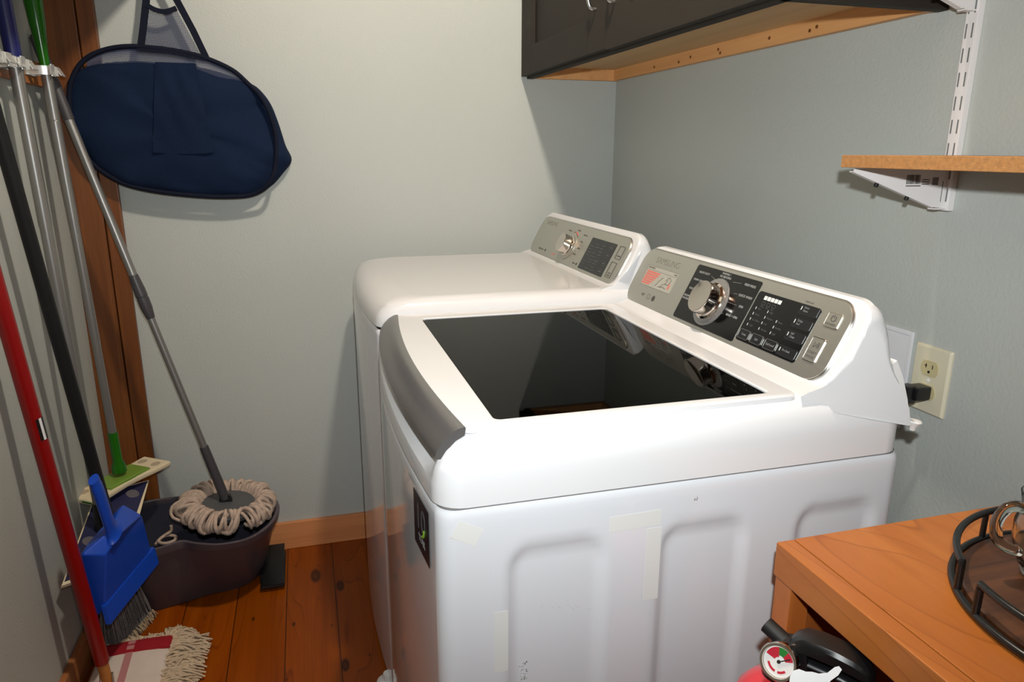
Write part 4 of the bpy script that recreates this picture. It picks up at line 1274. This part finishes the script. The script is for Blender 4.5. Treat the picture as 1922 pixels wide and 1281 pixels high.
topn = [Vector((x, -0.050, z)) for x, z in ((-1.500, 1.497), (-1.452, 1.518), (-1.40, 1.527), (-1.34, 1.526), (-1.28, 1.520), (-1.215, 1.506), (-1.15, 1.478), (-1.112, 1.453))]
botn = [Vector((p.x, -0.052, p.z - 0.055)) for p in topn]
va = [bm.verts.new(p) for p in topn]; vb = [bm.verts.new(p) for p in botn]
for k in range(len(va) - 1):
    bm.faces.new((va[k], va[k + 1], vb[k + 1], vb[k]))
obj('opening_net', bm, M['navy_net'], bag)
# pocket
bm = B()
PU, PVn = 18, 22
rows = []
for j in range(PVn + 1):
    v = j / PVn
    fr, bk_ = [], []
    for i in range(PU + 1):
        u = i / PU
        xl = -1.335 + (-1.366 + 1.335) * v; xr = -1.238 + (-1.214 + 1.238) * v
        z = 1.492 + (1.264 - 1.492) * v - 0.004 * math.sin(PI * u) * v
        wr = 0.0020 * math.sin(8 * u + 5 * v) + 0.0016 * math.sin(15 * u - 11 * v)
        y = -0.0730 - (0.0035 * math.sin(PI * u) + wr) * (0.25 + 0.75 * math.sin(PI * min(1, v * 1.05)))
        x = xl + (xr - xl) * u
        fr.append((x, y, z)); bk_.append((x, -0.066, z))
    rows.append(fr + bk_[::-1])
loft(bm, rows)
obj('pocket', bm, M['navy'], bag, ang=60)
# hanging strap
HK = Vector((-1.318, -0.045, 1.745))
bm = B()
def band(pts, w, nrm=(0, -1, 0), th=0.002):
    pts = [Vector(p) for p in pts]
    A = []
    for i, p in enumerate(pts):
        d = (pts[min(i + 1, len(pts) - 1)] - pts[max(i - 1, 0)]).normalized()
        s = d.cross(Vector(nrm)).normalized()
        n = Vector(nrm)
        A.append([p - s * w / 2 - n * th, p + s * w / 2 - n * th, p + s * w / 2 + n * th, p - s * w / 2 + n * th])
    loft(bm, A)
band([(-1.370, -0.056, 1.520), (-1.357, -0.055, 1.575), (-1.343, -0.052, 1.640), (-1.324, -0.048, 1.745)], 0.017)
band([(-1.210, -0.056, 1.505), (-1.237, -0.055, 1.575), (-1.266, -0.052, 1.640), (-1.312, -0.048, 1.745)], 0.017)
band(catmull([(-1.343, -0.054, 1.633), (-1.325, -0.0545, 1.622), (-1.300, -0.0545, 1.618), (-1.272, -0.054, 1.628)], 4, False), 0.012)
band([(-1.372, -0.0565, 1.524), (-1.30, -0.0575, 1.521), (-1.212, -0.0565, 1.506)], 0.012)
obj('strap', bm, M['navy_dark'], bag)
bm = B()
q = [(-1.364, 1.527), (-1.338, 1.624), (-1.302, 1.616), (-1.272, 1.624), (-1.222, 1.510), (-1.30, 1.524)]
vv = [bm.verts.new((x, -0.051, z)) for x, z in q]
bm.faces.new(vv)
obj('strap_net', bm, M['navy_net'], bag)
bm = B(); tube(bm, catmull([(-1.318, 0.0, 1.765), (-1.318, -0.03, 1.755), (-1.318, -0.05, 1.738), (-1.318, -0.062, 1.755)], 5, False), 0.004, 10); lathe(bm, (-1.318, -0.0005, 1.765), (0, -1, 0), [(0.0, 0.0), (0.014, 0.0), (0.013, 0.003), (0.0, 0.004)], 18)
tag(obj('wall_hook', bm, M['chrome_soft']), 'metal hook holding the navy hamper strap', 'hook')

# ------------------------------------------------------------------ tool rail and mops on the left
holder = thing('tool_rail', 'wooden wall strip with sprung metal clips holding the mop poles', 'tool holder', (-1.59, -0.65, 1.42))
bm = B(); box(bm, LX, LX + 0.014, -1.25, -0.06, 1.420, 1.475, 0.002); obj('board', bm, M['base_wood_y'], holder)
BLUE_C = Vector((-1.560, -0.386, 1.448)); GREEN_C = Vector((-1.552, -0.215, 1.450))
def clip(c):
    bm = B()
    box(bm, LX + 0.014, LX + 0.018, c.y - 0.034, c.y + 0.034, c.z - 0.012, c.z + 0.012, 0.001)
    for s in (-1, 1):
        pts = [(LX + 0.018, c.y + s * 0.020, c.z), (c.x - 0.004, c.y + s * 0.0185, c.z), (c.x + 0.010, c.y + s * 0.0150, c.z), (c.x + 0.017, c.y + s * 0.0180, c.z), (c.x + 0.020, c.y + s * 0.026, c.z), (c.x + 0.018, c.y + s * 0.034, c.z)]
        pts = catmull(pts, 4, False)
        A = []
        for p in pts:
            A.append(p)
        lo = []
        for i, p in enumerate(A):
            d = (A[min(i + 1, len(A) - 1)] - A[max(i - 1, 0)]).normalized()
            n = d.cross(Vector((0, 0, 1))).normalized() * 0.0009
            lo.append([p + n + Vector((0, 0, 0.010)), p - n + Vector((0, 0, 0.010)), p - n - Vector((0, 0, 0.010)), p + n - Vector((0, 0, 0.010))])
        loft(bm, lo)
    box(bm, c.x + 0.0142, c.x + 0.0172, c.y - 0.0130, c.y + 0.0130, c.z - 0.013, c.z + 0.015, 0.0012)
    quadbox(bm, (c.x + 0.020, c.y + 0.040, c.z + 0.002), (0, 1, 0), (-0.5, 0, 0.87), (0.87, 0, 0.5), 0.018, 0.012, 0.0012, 0.001)
    obj('clip', bm, M['clip_metal'], holder)
clip(BLUE_C); clip(GREEN_C); clip(Vector((-1.566, -0.445, 1.448))); clip(Vector((-1.560, -0.520, 1.448))); clip(Vector((-1.56, -0.80, 1.451)))

def pole(parent, name, pts, rad, mat, seg=20):
    bm = B(); tube(bm, pts, rad, seg); return obj(name, bm, mat, parent)
def along(a, b_, t): return a + (b_ - a) * t
def stations(a, b_, prof):
    """prof: (t, radius) -> points and radii on the segment"""
    return [along(a, b_, t) for t, r_ in prof], [r_ for t, r_ in prof]

# blue-handled flat mop
A_ = Vector((-1.5665, -0.388, 1.725)); B_ = Vector((-1.5330, -0.385, 0.350))
bmop = thing('flat_mop', 'flat mop with blue grip, silver pole and navy pad plate behind the dustpan', 'mop', (B_.x, B_.y, 0.29), 'flat mops')
p, r_ = stations(A_, B_, [(0.0, 0.010), (0.006, 0.0155), (0.03, 0.0165), (0.16, 0.0165), (0.19, 0.0155), (0.200, 0.0145)]); pole(bmop, 'grip', p, r_, M['blue_grip'])
p, r_ = stations(A_, B_, [(0.194, 0.0135), (0.452, 0.0135), (0.454, 0.0124), (0.70, 0.0124), (0.702, 0.0115), (0.985, 0.0115)]); pole(bmop, 'pole', p, r_, M['pole_silver'])
p, r_ = stations(A_, B_, [(0.955, 0.013), (0.985, 0.016), (1.01, 0.018)]); pole(bmop, 'joint', p, r_, M['black_plastic'])
# plate: corners measured far-left, far-right, near-right, near-left
c0, c1, c3 = Vector((-1.580, -0.245, 0.372)), Vector((-1.466, -0.148, 0.354)), Vector((-1.580, -0.575, 0.302))
c2 = c1 + (c3 - c0)
PADC = [c0, c1, c1 + (c3 - c0) * 0.72, c0 + (c1 - c0) * 0.46 + (c3 - c0) * 0.80, c0 + (c1 - c0) * 0.42 + (c3 - c0) * 1.0, c3]
U_ = (c1 - c0); V_ = (c3 - c0); Nn = V_.cross(U_).normalized()
if Nn.z < 0: Nn = -Nn
def quadplate(bm, cs, h0, h1, ins=0.0, bev=0.004):
    c = sum(cs, Vector()) / len(cs)
    P0 = [x + (c - x).normalized() * ins for x in cs]
    lo = [[x + Nn * h0 for x in P0], [x + Nn * (h1 - bev * 0.5) for x in P0], [x + (c - x).normalized() * bev + Nn * h1 for x in P0]]
    loft(bm, lo)
bm = B(); quadplate(bm, PADC, -0.006, 0.004); obj('pad_rim', bm, M['cream'], bmop)
bm = B(); quadplate(bm, PADC, 0.0, 0.0085, 0.012); ppl = obj('pad_plate', bm, M['pad_navy'], bmop)
bm = B()
for u, v in ((0.74, 0.16), (0.74, 0.40), (0.22, 0.62)):
    c = c0 + U_ * u + V_ * v + Nn * 0.0084
    bm = B(); lathe(bm, c, Nn, [(0.0, 0.0), (0.017, 0.0), (0.016, 0.0012), (0.0, 0.0012)], 20)
    obj('pad_patch', bm, M['pad_dot'], ppl)

# green-handled flat mop
A_ = Vector((-1.560, -0.213, 1.735)); B_ = Vector((-1.5225, -0.205, 0.415))
gmop = thing('flat_mop', 'flat mop with bulbous green grip and cream head above the navy pad plate', 'mop', (B_.x, B_.y, 0.38), 'flat mops')
p, r_ = stations(A_, B_, [(0.0, 0.010), (0.01, 0.016), (0.06, 0.0195), (0.10, 0.0200), (0.14, 0.0170), (0.175, 0.0125), (0.205, 0.0105), (0.217, 0.0105)]); pole(gmop, 'grip', p, r_, M['green_grip'])
p, r_ = stations(A_, B_, [(0.214, 0.0122), (0.30, 0.0122), (0.301, 0.0114), (0.303, 0.0122), (0.48, 0.0118), (0.481, 0.0110), (0.72, 0.0110), (0.721, 0.0104), (0.915, 0.0104)]); pole(gmop, 'pole', p, r_, M['pole_silver'])
p, r_ = stations(A_, B_, [(0.912, 0.0125), (0.975, 0.0125), (0.985, 0.018), (1.0, 0.019)]); pole(gmop, 'socket', p, r_, M['green_grip'])
zg = 0.392
hc = Vector((-1.5215, -0.205, zg)); hu = Vector((0.145, 0.205, 0.006)).normalized(); hv = Vector((-hu.y, hu.x, 0)).normalized()
def headloop(L_, W_, waist, z, ins=0.0):
    pts = []
    n = 16
    top = [(-L_ + 2 * L_ * k / n) for k in range(n + 1)]
    for a in top:
        w = W_ - waist * math.exp(-(a / (L_ * 0.55)) ** 2)
        pts.append(hc + hu * a * (1 - ins) + hv * (w - ins * 0.02) + Vector((0, 0, z)))
    for a in reversed(top):
        w = W_ - waist * math.exp(-(a / (L_ * 0.55)) ** 2)
        pts.append(hc + hu * a * (1 - ins) - hv * (w - ins * 0.02) + Vector((0, 0, z)))
    return pts
bm = B(); loft(bm, [headloop(0.125, 0.046, 0.010, -0.010), headloop(0.128, 0.048, 0.010, -0.005), headloop(0.128, 0.048, 0.010, 0.002), headloop(0.125, 0.045, 0.010, 0.005, 0.0)])
mh = obj('mop_plate', bm, M['cream'], gmop, ang=50)
bm = B(); loft(bm, [headloop(0.066, 0.036, 0.0, 0.004), headloop(0.066, 0.036, 0.0, 0.010), headloop(0.060, 0.031, 0.0, 0.0125)])
obj('plate_cover', bm, M['green_clear'], mh)
bm = B()
for a in (-0.098, 0.098):
    for s in (-1, 1):
        c = hc + hu * a + hv * (0.024 * s) + Vector((0, 0, 0.0046))
        A = [c + hu * 0.014 * math.cos(t_) + hv * 0.012 * math.sin(t_) for t_ in [2 * PI * k / 18 for k in range(18)]]
        bm = B(); loft(bm, [A, [x + Vector((0, 0, 0.0008)) for x in A]])
        obj('plate_patch', bm, M['cream_spot'], mh)
bm = B()
quadbox(bm, hc - hu * 0.1282 + hv * 0.022 + Vector((0, 0, -0.002)), hv, hu, (0, 0, 1), 0.016, 0.0008, 0.0022)
quadbox(bm, hc - hu * 0.1282 - hv * 0.022 + Vector((0, 0, -0.002)), hv, hu, (0, 0, 1), 0.016, 0.0008, 0.0022)
obj('edge_slot', bm, M['green_grip'], mh)

# broom with the dustpan snapped to its pole
KB = 0.90
def nearer(p, k=KB):
    c = Vector((-0.9885, -2.25, 1.271))
    return c + (Vector(p) - c) * k
A_ = Vector((-1.5600, -0.590, 1.480)); B_ = nearer((-1.5160, -0.335, 0.190), 0.985)
broom = thing('broom', 'black-poled upright broom behind the blue dustpan', 'broom', (-1.53, -0.36, 0.0))
pole(broom, 'pole', *stations(A_, B_, [(0.0, 0.012), (0.004, 0.0145), (0.97, 0.0145), (1.0, 0.017)]), M['pole_dark'])
bd = Vector((0.09, 0.26, 0)).normalized(); bs = Vector((bd.y, -bd.x, 0))
bc = nearer((-1.518, -0.300, 0.0), 0.99) - bd * 0.045; bc.z = 0.0
bm = B()
lo = []
for z, L_, W_ in ((0.215, 0.030, 0.018), (0.200, 0.045, 0.020), (0.175, 0.062, 0.020), (0.150, 0.068, 0.020), (0.135, 0.068, 0.018)):
    lo.append([bc + bd * a + bs * b_ + Vector((0, 0, z)) for a, b_ in rrect(-L_, L_, -W_, W_, 0.012, 4)])
loft(bm, lo); obj('head_block', bm, M['pole_dark'], broom)
bm = B()
rb = random.Random(2)
for k in range(520):
    a = rb.uniform(-1, 1); b_ = rb.uniform(-1, 1)
    p0 = bc + bd * a * 0.064 + bs * b_ * 0.016 + Vector((0, 0, 0.140))
    fl = 1.30
    p1 = bc + bd * (a * 0.064 * fl + rb.gauss(0, 0.004) + 0.006) + bs * (b_ * 0.034 + rb.gauss(0, 0.003)) + Vector((0, 0, rb.uniform(0.002, 0.010)))
    pm = along(p0, p1, 0.55) + Vector((rb.gauss(0, 0.002), rb.gauss(0, 0.002), 0))
    tube(bm, [p0, pm, p1], [0.0016, 0.0018, 0.0022], 4, mi=0)
for k in range(160):
    a = rb.uniform(-1, 1)
    p1 = bc + bd * (a * 0.084 + 0.006) + bs * (0.034 + rb.gauss(0, 0.003)) + Vector((0, 0, rb.uniform(0.004, 0.02)))
    tube(bm, [p1 + Vector((-0.002, 0, 0.012)), p1 + Vector((rb.gauss(0.003, 0.003), rb.gauss(0, 0.004), -0.003 if p1.z > 0.006 else 0.0))], [0.0020, 0.0012], 4, mi=1)
obj('bristles', bm, [M['bristle'], M['bristle_tip']], broom)

pan = thing('dustpan', 'bright blue plastic dustpan clipped upright on the broom pole', 'dustpan', (-1.46, -0.53, 0.20))
bm = B()
# corner points: near vertical edge, wall side edge, far right edge
nE0, nE1 = nearer((-1.5215, -0.424, 0.286)), nearer((-1.546, -0.424, 0.134))
wE0, wE1 = nearer((-1.5755, -0.436, 0.302)), nearer((-1.5795, -0.402, 0.098))
fE0, fE1 = nearer((-1.4565, -0.310, 0.328), 0.965), nearer((-1.4640, -0.232, 0.168), 0.930)
tE = nearer((-1.512, -0.262, 0.345), 0.925)
roofR = nearer((-1.4905, -0.372, 0.318))
neckA = nearer((-1.5200, -0.395, 0.333))
P_ = [nE0, nE1, wE0, wE1, fE0, fE1, tE, roofR, neckA]
back_f0 = nearer((-1.512, -0.255, 0.30)); back_f1 = nearer((-1.512, -0.215, 0.13)); back_w0 = nearer((-1.575, -0.375, 0.30)); back_w1 = nearer((-1.578, -0.350, 0.098))
Vd = {n: bm.verts.new(p) for n, p in dict(nE0=nE0, nE1=nE1, wE0=wE0, wE1=wE1, fE0=fE0, fE1=fE1, tE=tE, rR=roofR, nk=neckA, bf1=back_f1, bw1=back_w1, bw0=back_w0).items()}
F = lambda *k: bm.faces.new([Vd[x] for x in k])
F('wE0', 'wE1', 'nE1', 'nE0')                 # wall-side face
F('nE0', 'nE1', 'fE1', 'fE0')                 # broad face
F('nE0', 'fE0', 'rR')
F('wE0', 'nE0', 'rR', 'nk')                   # sloping shoulders
F('nk', 'rR', 'fE0', 'tE')
F('tE', 'fE0', 'fE1', 'bf1')
F('bw0', 'wE0', 'nk', 'tE')
F('bw0', 'bw1', 'wE1', 'wE0')
F('bw0', 'tE', 'bf1', 'bw1')
bmesh.ops.recalc_face_normals(bm, faces=bm.faces)
bmesh.ops.bevel(bm, geom=list(bm.edges), offset=0.0045, segments=2, profile=0.5, affect='EDGES', clamp_overlap=True)
obj('pan_body', bm, M['dustpan'], pan, ang=50)
bm = B()
lw = (nE1 - nE0).normalized()
outn = Vector((0.98, -0.18, -0.1)).normalized()
La = nE1 + Vector((0.000, 0, 0.010)); Lb = fE1 + Vector((0.000, 0.003, 0.014))
lo = []
for p in (along(La, Lb, -0.02), along(La, Lb, 0.5), along(La, Lb, 1.02)):
    lo.append([p + outn * -0.004, p + outn * 0.005, p + Vector((0.006, -0.006, -0.044)) + outn * 0.006, p + Vector((0.004, -0.006, -0.044)) + outn * -0.002])
loft(bm, lo)
obj('pan_lip', bm, M['dustpan'], pan)
bm = B()
nk = catmull([nearer(v) for v in ((-1.5150, -0.372, 0.318), (-1.5165, -0.383, 0.345), (-1.5185, -0.393, 0.385), (-1.5215, -0.403, 0.435), (-1.5250, -0.412, 0.475), (-1.5270, -0.416, 0.490))], 5, False)
tube(bm, nk, [(0.036, 0.032, 0.027, 0.0235, 0.0215)[k] if k < 5 else (0.0200 if k < 20 else 0.0185) for k in range(len(nk))], 20, flat=0.55)
obj('handle', bm, M['dustpan'], pan, ang=60)

# spin mop standing in its bucket
SA = Vector((-1.588, -0.130, 1.540)); SB = Vector((-1.2640, -0.186, 0.288))
spin = thing('spin_mop', 'string spin mop with silver pole resting in the grey bucket', 'mop', (SB.x, SB.y, 0.25))
# leave points measured on the picture
pole(spin, 'grip', *stations(SA, SB, [(0.0, 0.008), (0.005, 0.0125), (0.06, 0.0135), (0.14, 0.0130), (0.158, 0.0125)]), M['pole_grey'])
pole(spin, 'pole', *stations(SA, SB, [(0.155, 0.0108), (0.44, 0.0108), (0.52, 0.0108), (0.522, 0.0098), (0.89, 0.0098)]), M['pole_silver'])
pole(spin, 'coupling', *stations(SA, SB, [(0.472, 0.0108), (0.475, 0.0122), (0.503, 0.0150), (0.5185, 0.0152), (0.5195, 0.0140), (0.5215, 0.0140), (0.5225, 0.0152), (0.543, 0.0150), (0.562, 0.0118), (0.567, 0.0105)]), M['pole_grey'])
pole(spin, 'socket', *stations(SA, SB, [(0.868, 0.0120), (0.873, 0.0125), (0.97, 0.0135), (1.0, 0.0125)]), M['pole_grey'])
dn = Vector((0.10, -0.06, 1)).normalized()
dc = Vector((-1.2540, -0.192, 0.276))
bm = B(); lathe(bm, dc, dn, [(0.0, -0.018), (0.083, -0.018), (0.086, -0.006), (0.082, 0.0), (0.055, 0.003), (0.0, 0.004)], 40); obj('mop_disc', bm, M['mop_disc'], spin)
bm = B(); quadbox(bm, SB + Vector((0.001, 0, -0.004)), (1, 0, 0), (0, 1, 0), (0, 0, 1), 0.018, 0.007, 0.008, 0.003)
quadbox(bm, SB + Vector((-0.010, 0, 0.002)), (1, 0, 0), (0, 1, 0), (0, 0, 1), 0.004, 0.008, 0.012, 0.002); quadbox(bm, SB + Vector((0.012, 0, 0.0)), (1, 0, 0), (0, 1, 0), (0, 0, 1), 0.004, 0.008, 0.012, 0.002)
obj('swivel', bm, M['black_plastic'], spin)
bm = B()
rm = random.Random(9)
dx_, dy_ = frame_for(dn)
for k in range(120):
    a = 2 * PI * k / 120 + rm.gauss(0, 0.05)
    rd = dx_ * math.cos(a) + dy_ * math.sin(a); tg_ = -dx_ * math.sin(a) + dy_ * math.cos(a)
    s = rm.uniform(0.018, 0.042); hgt = rm.uniform(0.008, 0.026); sk = rm.gauss(0, 0.016)
    if rd.x < -0.2: s += 0.012
    pts = [dc + rd * 0.074 + dn * -0.010, dc + rd * (0.080 + s * 0.15) + dn * hgt * 0.9 + tg_ * sk * 0.3, dc + rd * (0.084 + s * 0.55) + dn * hgt + tg_ * sk, dc + rd * (0.086 + s) + dn * (hgt * 0.2) + tg_ * sk * 1.6,
           dc + rd * (0.084 + s * 0.9) + dn * -0.022 + tg_ * sk * 2.0, dc + rd * 0.084 + dn * -0.030 + tg_ * sk * 2.2]
    tube(bm, catmull(pts, 3, False), 0.0054 + rm.uniform(-0.0008, 0.001), 7)
# one loose strand in the bucket
tube(bm, catmull([Vector(v) for v in ((-1.452, -0.235, 0.195), (-1.440, -0.215, 0.204), (-1.418, -0.212, 0.207), (-1.400, -0.224, 0.206), (-1.402, -0.246, 0.206), (-1.424, -0.254, 0.206), (-1.442, -0.240, 0.208), (-1.430, -0.220, 0.212), (-1.412, -0.216, 0.222), (-1.409, -0.218, 0.240))], 5, False), 0.0046, 7)
obj('mop_strings', bm, M['mop_yarn'], spin, ang=70)

bucket = thing('mop_bucket', 'dark grey oval spin mop bucket with black pedal on the floor', 'bucket', (-1.36, -0.17, 0.0))
rimp = [(-1.50, -0.036), (-1.38, -0.034), (-1.25, -0.036), (-1.165, -0.072), (-1.123, -0.160), (-1.136, -0.275), (-1.19, -0.348), (-1.26, -0.364), (-1.325, -0.342), (-1.37, -0.318), (-1.42, -0.340), (-1.49, -0.352), (-1.545, -0.315), (-1.566, -0.20), (-1.550, -0.08)]
basp = [(-1.49, -0.045), (-1.38, -0.040), (-1.28, -0.040), (-1.215, -0.060), (-1.186, -0.105), (-1.195, -0.160), (-1.225, -0.195), (-1.27, -0.212), (-1.315, -0.220), (-1.36, -0.234), (-1.42, -0.250), (-1.49, -0.262), (-1.535, -0.235), (-1.552, -0.15), (-1.540, -0.075)]
Rr = catmull([Vector((x, y, 0)) for x, y in rimp], 6); Br = catmull([Vector((x, y, 0)) for x, y in basp], 6)
bcn = Vector((-1.36, -0.18, 0))
def bk_loop(t, z, ins=0.0):
    t2 = t
    out = []
    for r0, b0 in zip(Rr, Br):
        p = b0 + (r0 - b0) * t2
        p = p + (bcn - p).normalized() * ins
        out.append(Vector((p.x, p.y, z)))
    return out
bm = B()
loft(bm, [bk_loop(0.0, 0.0, 0.008), bk_loop(0.0, 0.004, 0.002), bk_loop(0.02, 0.012), bk_loop(0.34, 0.08), bk_loop(0.62, 0.150), bk_loop(0.90, 0.218)], cap1=False)
obj('outer_wall', bm, M['bucket'], bucket, ang=50)
bm = B()
loft(bm, [bk_loop(0.89, 0.215, -0.002), bk_loop(0.91, 0.216, -0.007), bk_loop(0.96, 0.232, -0.007), bk_loop(1.0, 0.240, -0.003), bk_loop(1.0, 0.242, 0.004), bk_loop(0.97, 0.236, 0.009), bk_loop(0.90, 0.216, 0.004)], closed=True)
obj('rim', bm, M['bucket'], bucket, ang=50)
bm = B()
loft(bm, [bk_loop(0.93, 0.226, 0.006), bk_loop(0.62, 0.150, 0.006), bk_loop(0.30, 0.07, 0.006), bk_loop(0.10, 0.022, 0.010)], cap0=False)
obj('inner_wall', bm, M['bucket_in'], bucket, ang=50)
bm = B()
box(bm, -1.186, -1.116, -0.252, -0.052, 0.012, 0.020, 0.003)
lo = []
for y, z in ((-0.250, 0.024), (-0.20, 0.030), (-0.12, 0.040), (-0.055, 0.046)):
    lo.append([(-1.180, y, z - 0.004), (-1.119, y, z - 0.004), (-1.119, y, z), (-1.180, y, z)])
loft(bm, lo)
box(bm, -1.19, -1.155, -0.20, -0.09, 0.0, 0.03, 0.003)
obj('pedal', bm, M['black_plastic'], bucket)

# dust mop with red pole
RA = Vector((-1.581, -0.720, 1.420)); RB = Vector((-1.5085, -0.615, 0.100))
dm = thing('dust_mop', 'red-poled dust mop with fringed white and red canvas head on the floor', 'dust mop', (-1.46, -0.62, 0.0))
pole(dm, 'pole', *stations(RA, RB, [(0.0, 0.012), (0.004, 0.0158), (0.985, 0.0158), (0.988, 0.0150)]), M['red_paint'])
p, r_ = stations(RA, RB, [(0.985, 0.0120), (1.04, 0.0115)]); pole(dm, 'wood_tip', p, r_, M['wood_tip'])
bm = B()
tip = along(RA, RB, 1.03)
for s in (-1, 1):
    tube(bm, catmull([tip + Vector((s * 0.012, 0, 0.02)), tip + Vector((s * 0.016, -0.01, -0.015)), Vector((tip.x + s * 0.03, tip.y - 0.03, 0.050)), Vector((tip.x + s * 0.05, tip.y - 0.06, 0.047))], 4, False), 0.003, 8)
obj('wire_yoke', bm, M['chrome_soft'], dm)
stp = along(RA, RB, 0.530)
ax_ = (RB - RA).normalized()
bm = B()
n_ = 12
fac = Vector((0.70, -0.71, 0)); fac = (fac - ax_ * fac.dot(ax_)).normalized(); fs = ax_.cross(fac)
lo = []
for d in (-0.024, 0.024):
    lo.append([stp + ax_ * d + (fac * math.cos(math.radians(-15 + 85 * k / n_)) + fs * -math.sin(math.radians(-15 + 85 * k / n_))) * 0.0162 for k in range(n_ + 1)])
for k in range(n_):
    pass
V0 = [bm.verts.new(x) for x in lo[0]]; V1 = [bm.verts.new(x) for x in lo[1]]
for k in range(n_):
    f = bm.faces.new((V0[k], V0[k + 1], V1[k + 1], V1[k])); f.material_index = 1 if 3 <= k <= 5 else 0
obj('pole_sticker', bm, [M['sticker_dark'], M['tag']], dm, recalc=False)
# head: low cushion of canvas
def head_z(x, y):
    return 0.038
bm = B()
hx0, hx1, hy0, hy1 = -1.565, -1.388, -0.90, -0.428
lo = []
for ins, z in ((0.0, 0.012), (0.0, 0.026), (0.010, 0.036), (0.03, 0.040), (0.06, 0.042)):
    lo.append([Vector((x, y, z)) for x, y in rrect(hx0 + ins, hx1 - ins, hy0 + ins, hy1 - ins, 0.028 - min(ins, 0.02), 6)])
loft(bm, lo, cap0=True)
hd_ = obj('canvas_cover', bm, M['canvas'], dm, ang=60)
bm = B()
lo = []
for v, z in ((-0.432, 0.0330), (-0.445, 0.0392), (-0.460, 0.0408), (-0.492, 0.0420)):
    lo.append([(hx0 + 0.012, v, z - 0.004), (hx0 + 0.014, v, z), (-1.50, v, z + 0.002), (-1.44, v, z + 0.002), (hx1 - 0.014 + 0.006, v, z), (hx1 - 0.010 + 0.006, v, z - 0.004)])
loft(bm, lo)
obj('red_band', bm, M['canvas_red'], hd_)
bm = B()
lo = []
for v, x, z in ((-0.431, -1.489, 0.0350), (-0.445, -1.488, 0.0415), (-0.47, -1.487, 0.0435), (-0.60, -1.483, 0.0440), (-0.88, -1.475, 0.0440)):
    lo.append([(x - 0.0085, v, z - 0.002), (x + 0.0085, v, z - 0.002), (x + 0.0085, v, z), (x - 0.0085, v, z)])
loft(bm, lo)
obj('tape_strip', bm, M['canvas_pink'], hd_)
bm = B()
rf = random.Random(21)
def strand(p, out, ln):
    tg_ = Vector((-out.y, out.x, 0))
    sk = rf.gauss(0, 0.35)
    pts = [p]
    for k in range(1, 5):
        t = k / 4
        q = p + out * ln * t + tg_ * (sk * ln * t + rf.gauss(0, 0.004)) 
        q.z = max(0.006, p.z * (1 - t) + 0.008 * t + 0.010 * math.sin(PI * t) + rf.gauss(0, 0.003))
        pts.append(q)
    tube(bm, catmull(pts, 2, False), 0.0024, 5)
for k in range(430):
    y = rf.uniform(hy0, hy1)
    strand(Vector((hx1 - rf.uniform(0.0, 0.012), y, rf.uniform(0.018, 0.036))), Vector((1, rf.gauss(0.1, 0.2), 0)).normalized(), rf.uniform(0.045, 0.092))
for k in range(230):
    a = rf.uniform(0, PI / 2)
    strand(Vector((hx1 - 0.02 + 0.015 * math.cos(a), hy1 - 0.02 + 0.015 * math.sin(a), rf.uniform(0.018, 0.034))), Vector((math.cos(a), math.sin(a), 0)), rf.uniform(0.025, 0.068))
for k in range(260):
    x = rf.uniform(hx0, hx1 - 0.01)
    strand(Vector((x, hy1 - rf.uniform(0.0, 0.008), rf.uniform(0.018, 0.032))), Vector((rf.gauss(0.1, 0.2), 1, 0)).normalized(), rf.uniform(0.018, 0.038))
obj('fringe', bm, M['fringe'], dm, ang=70)
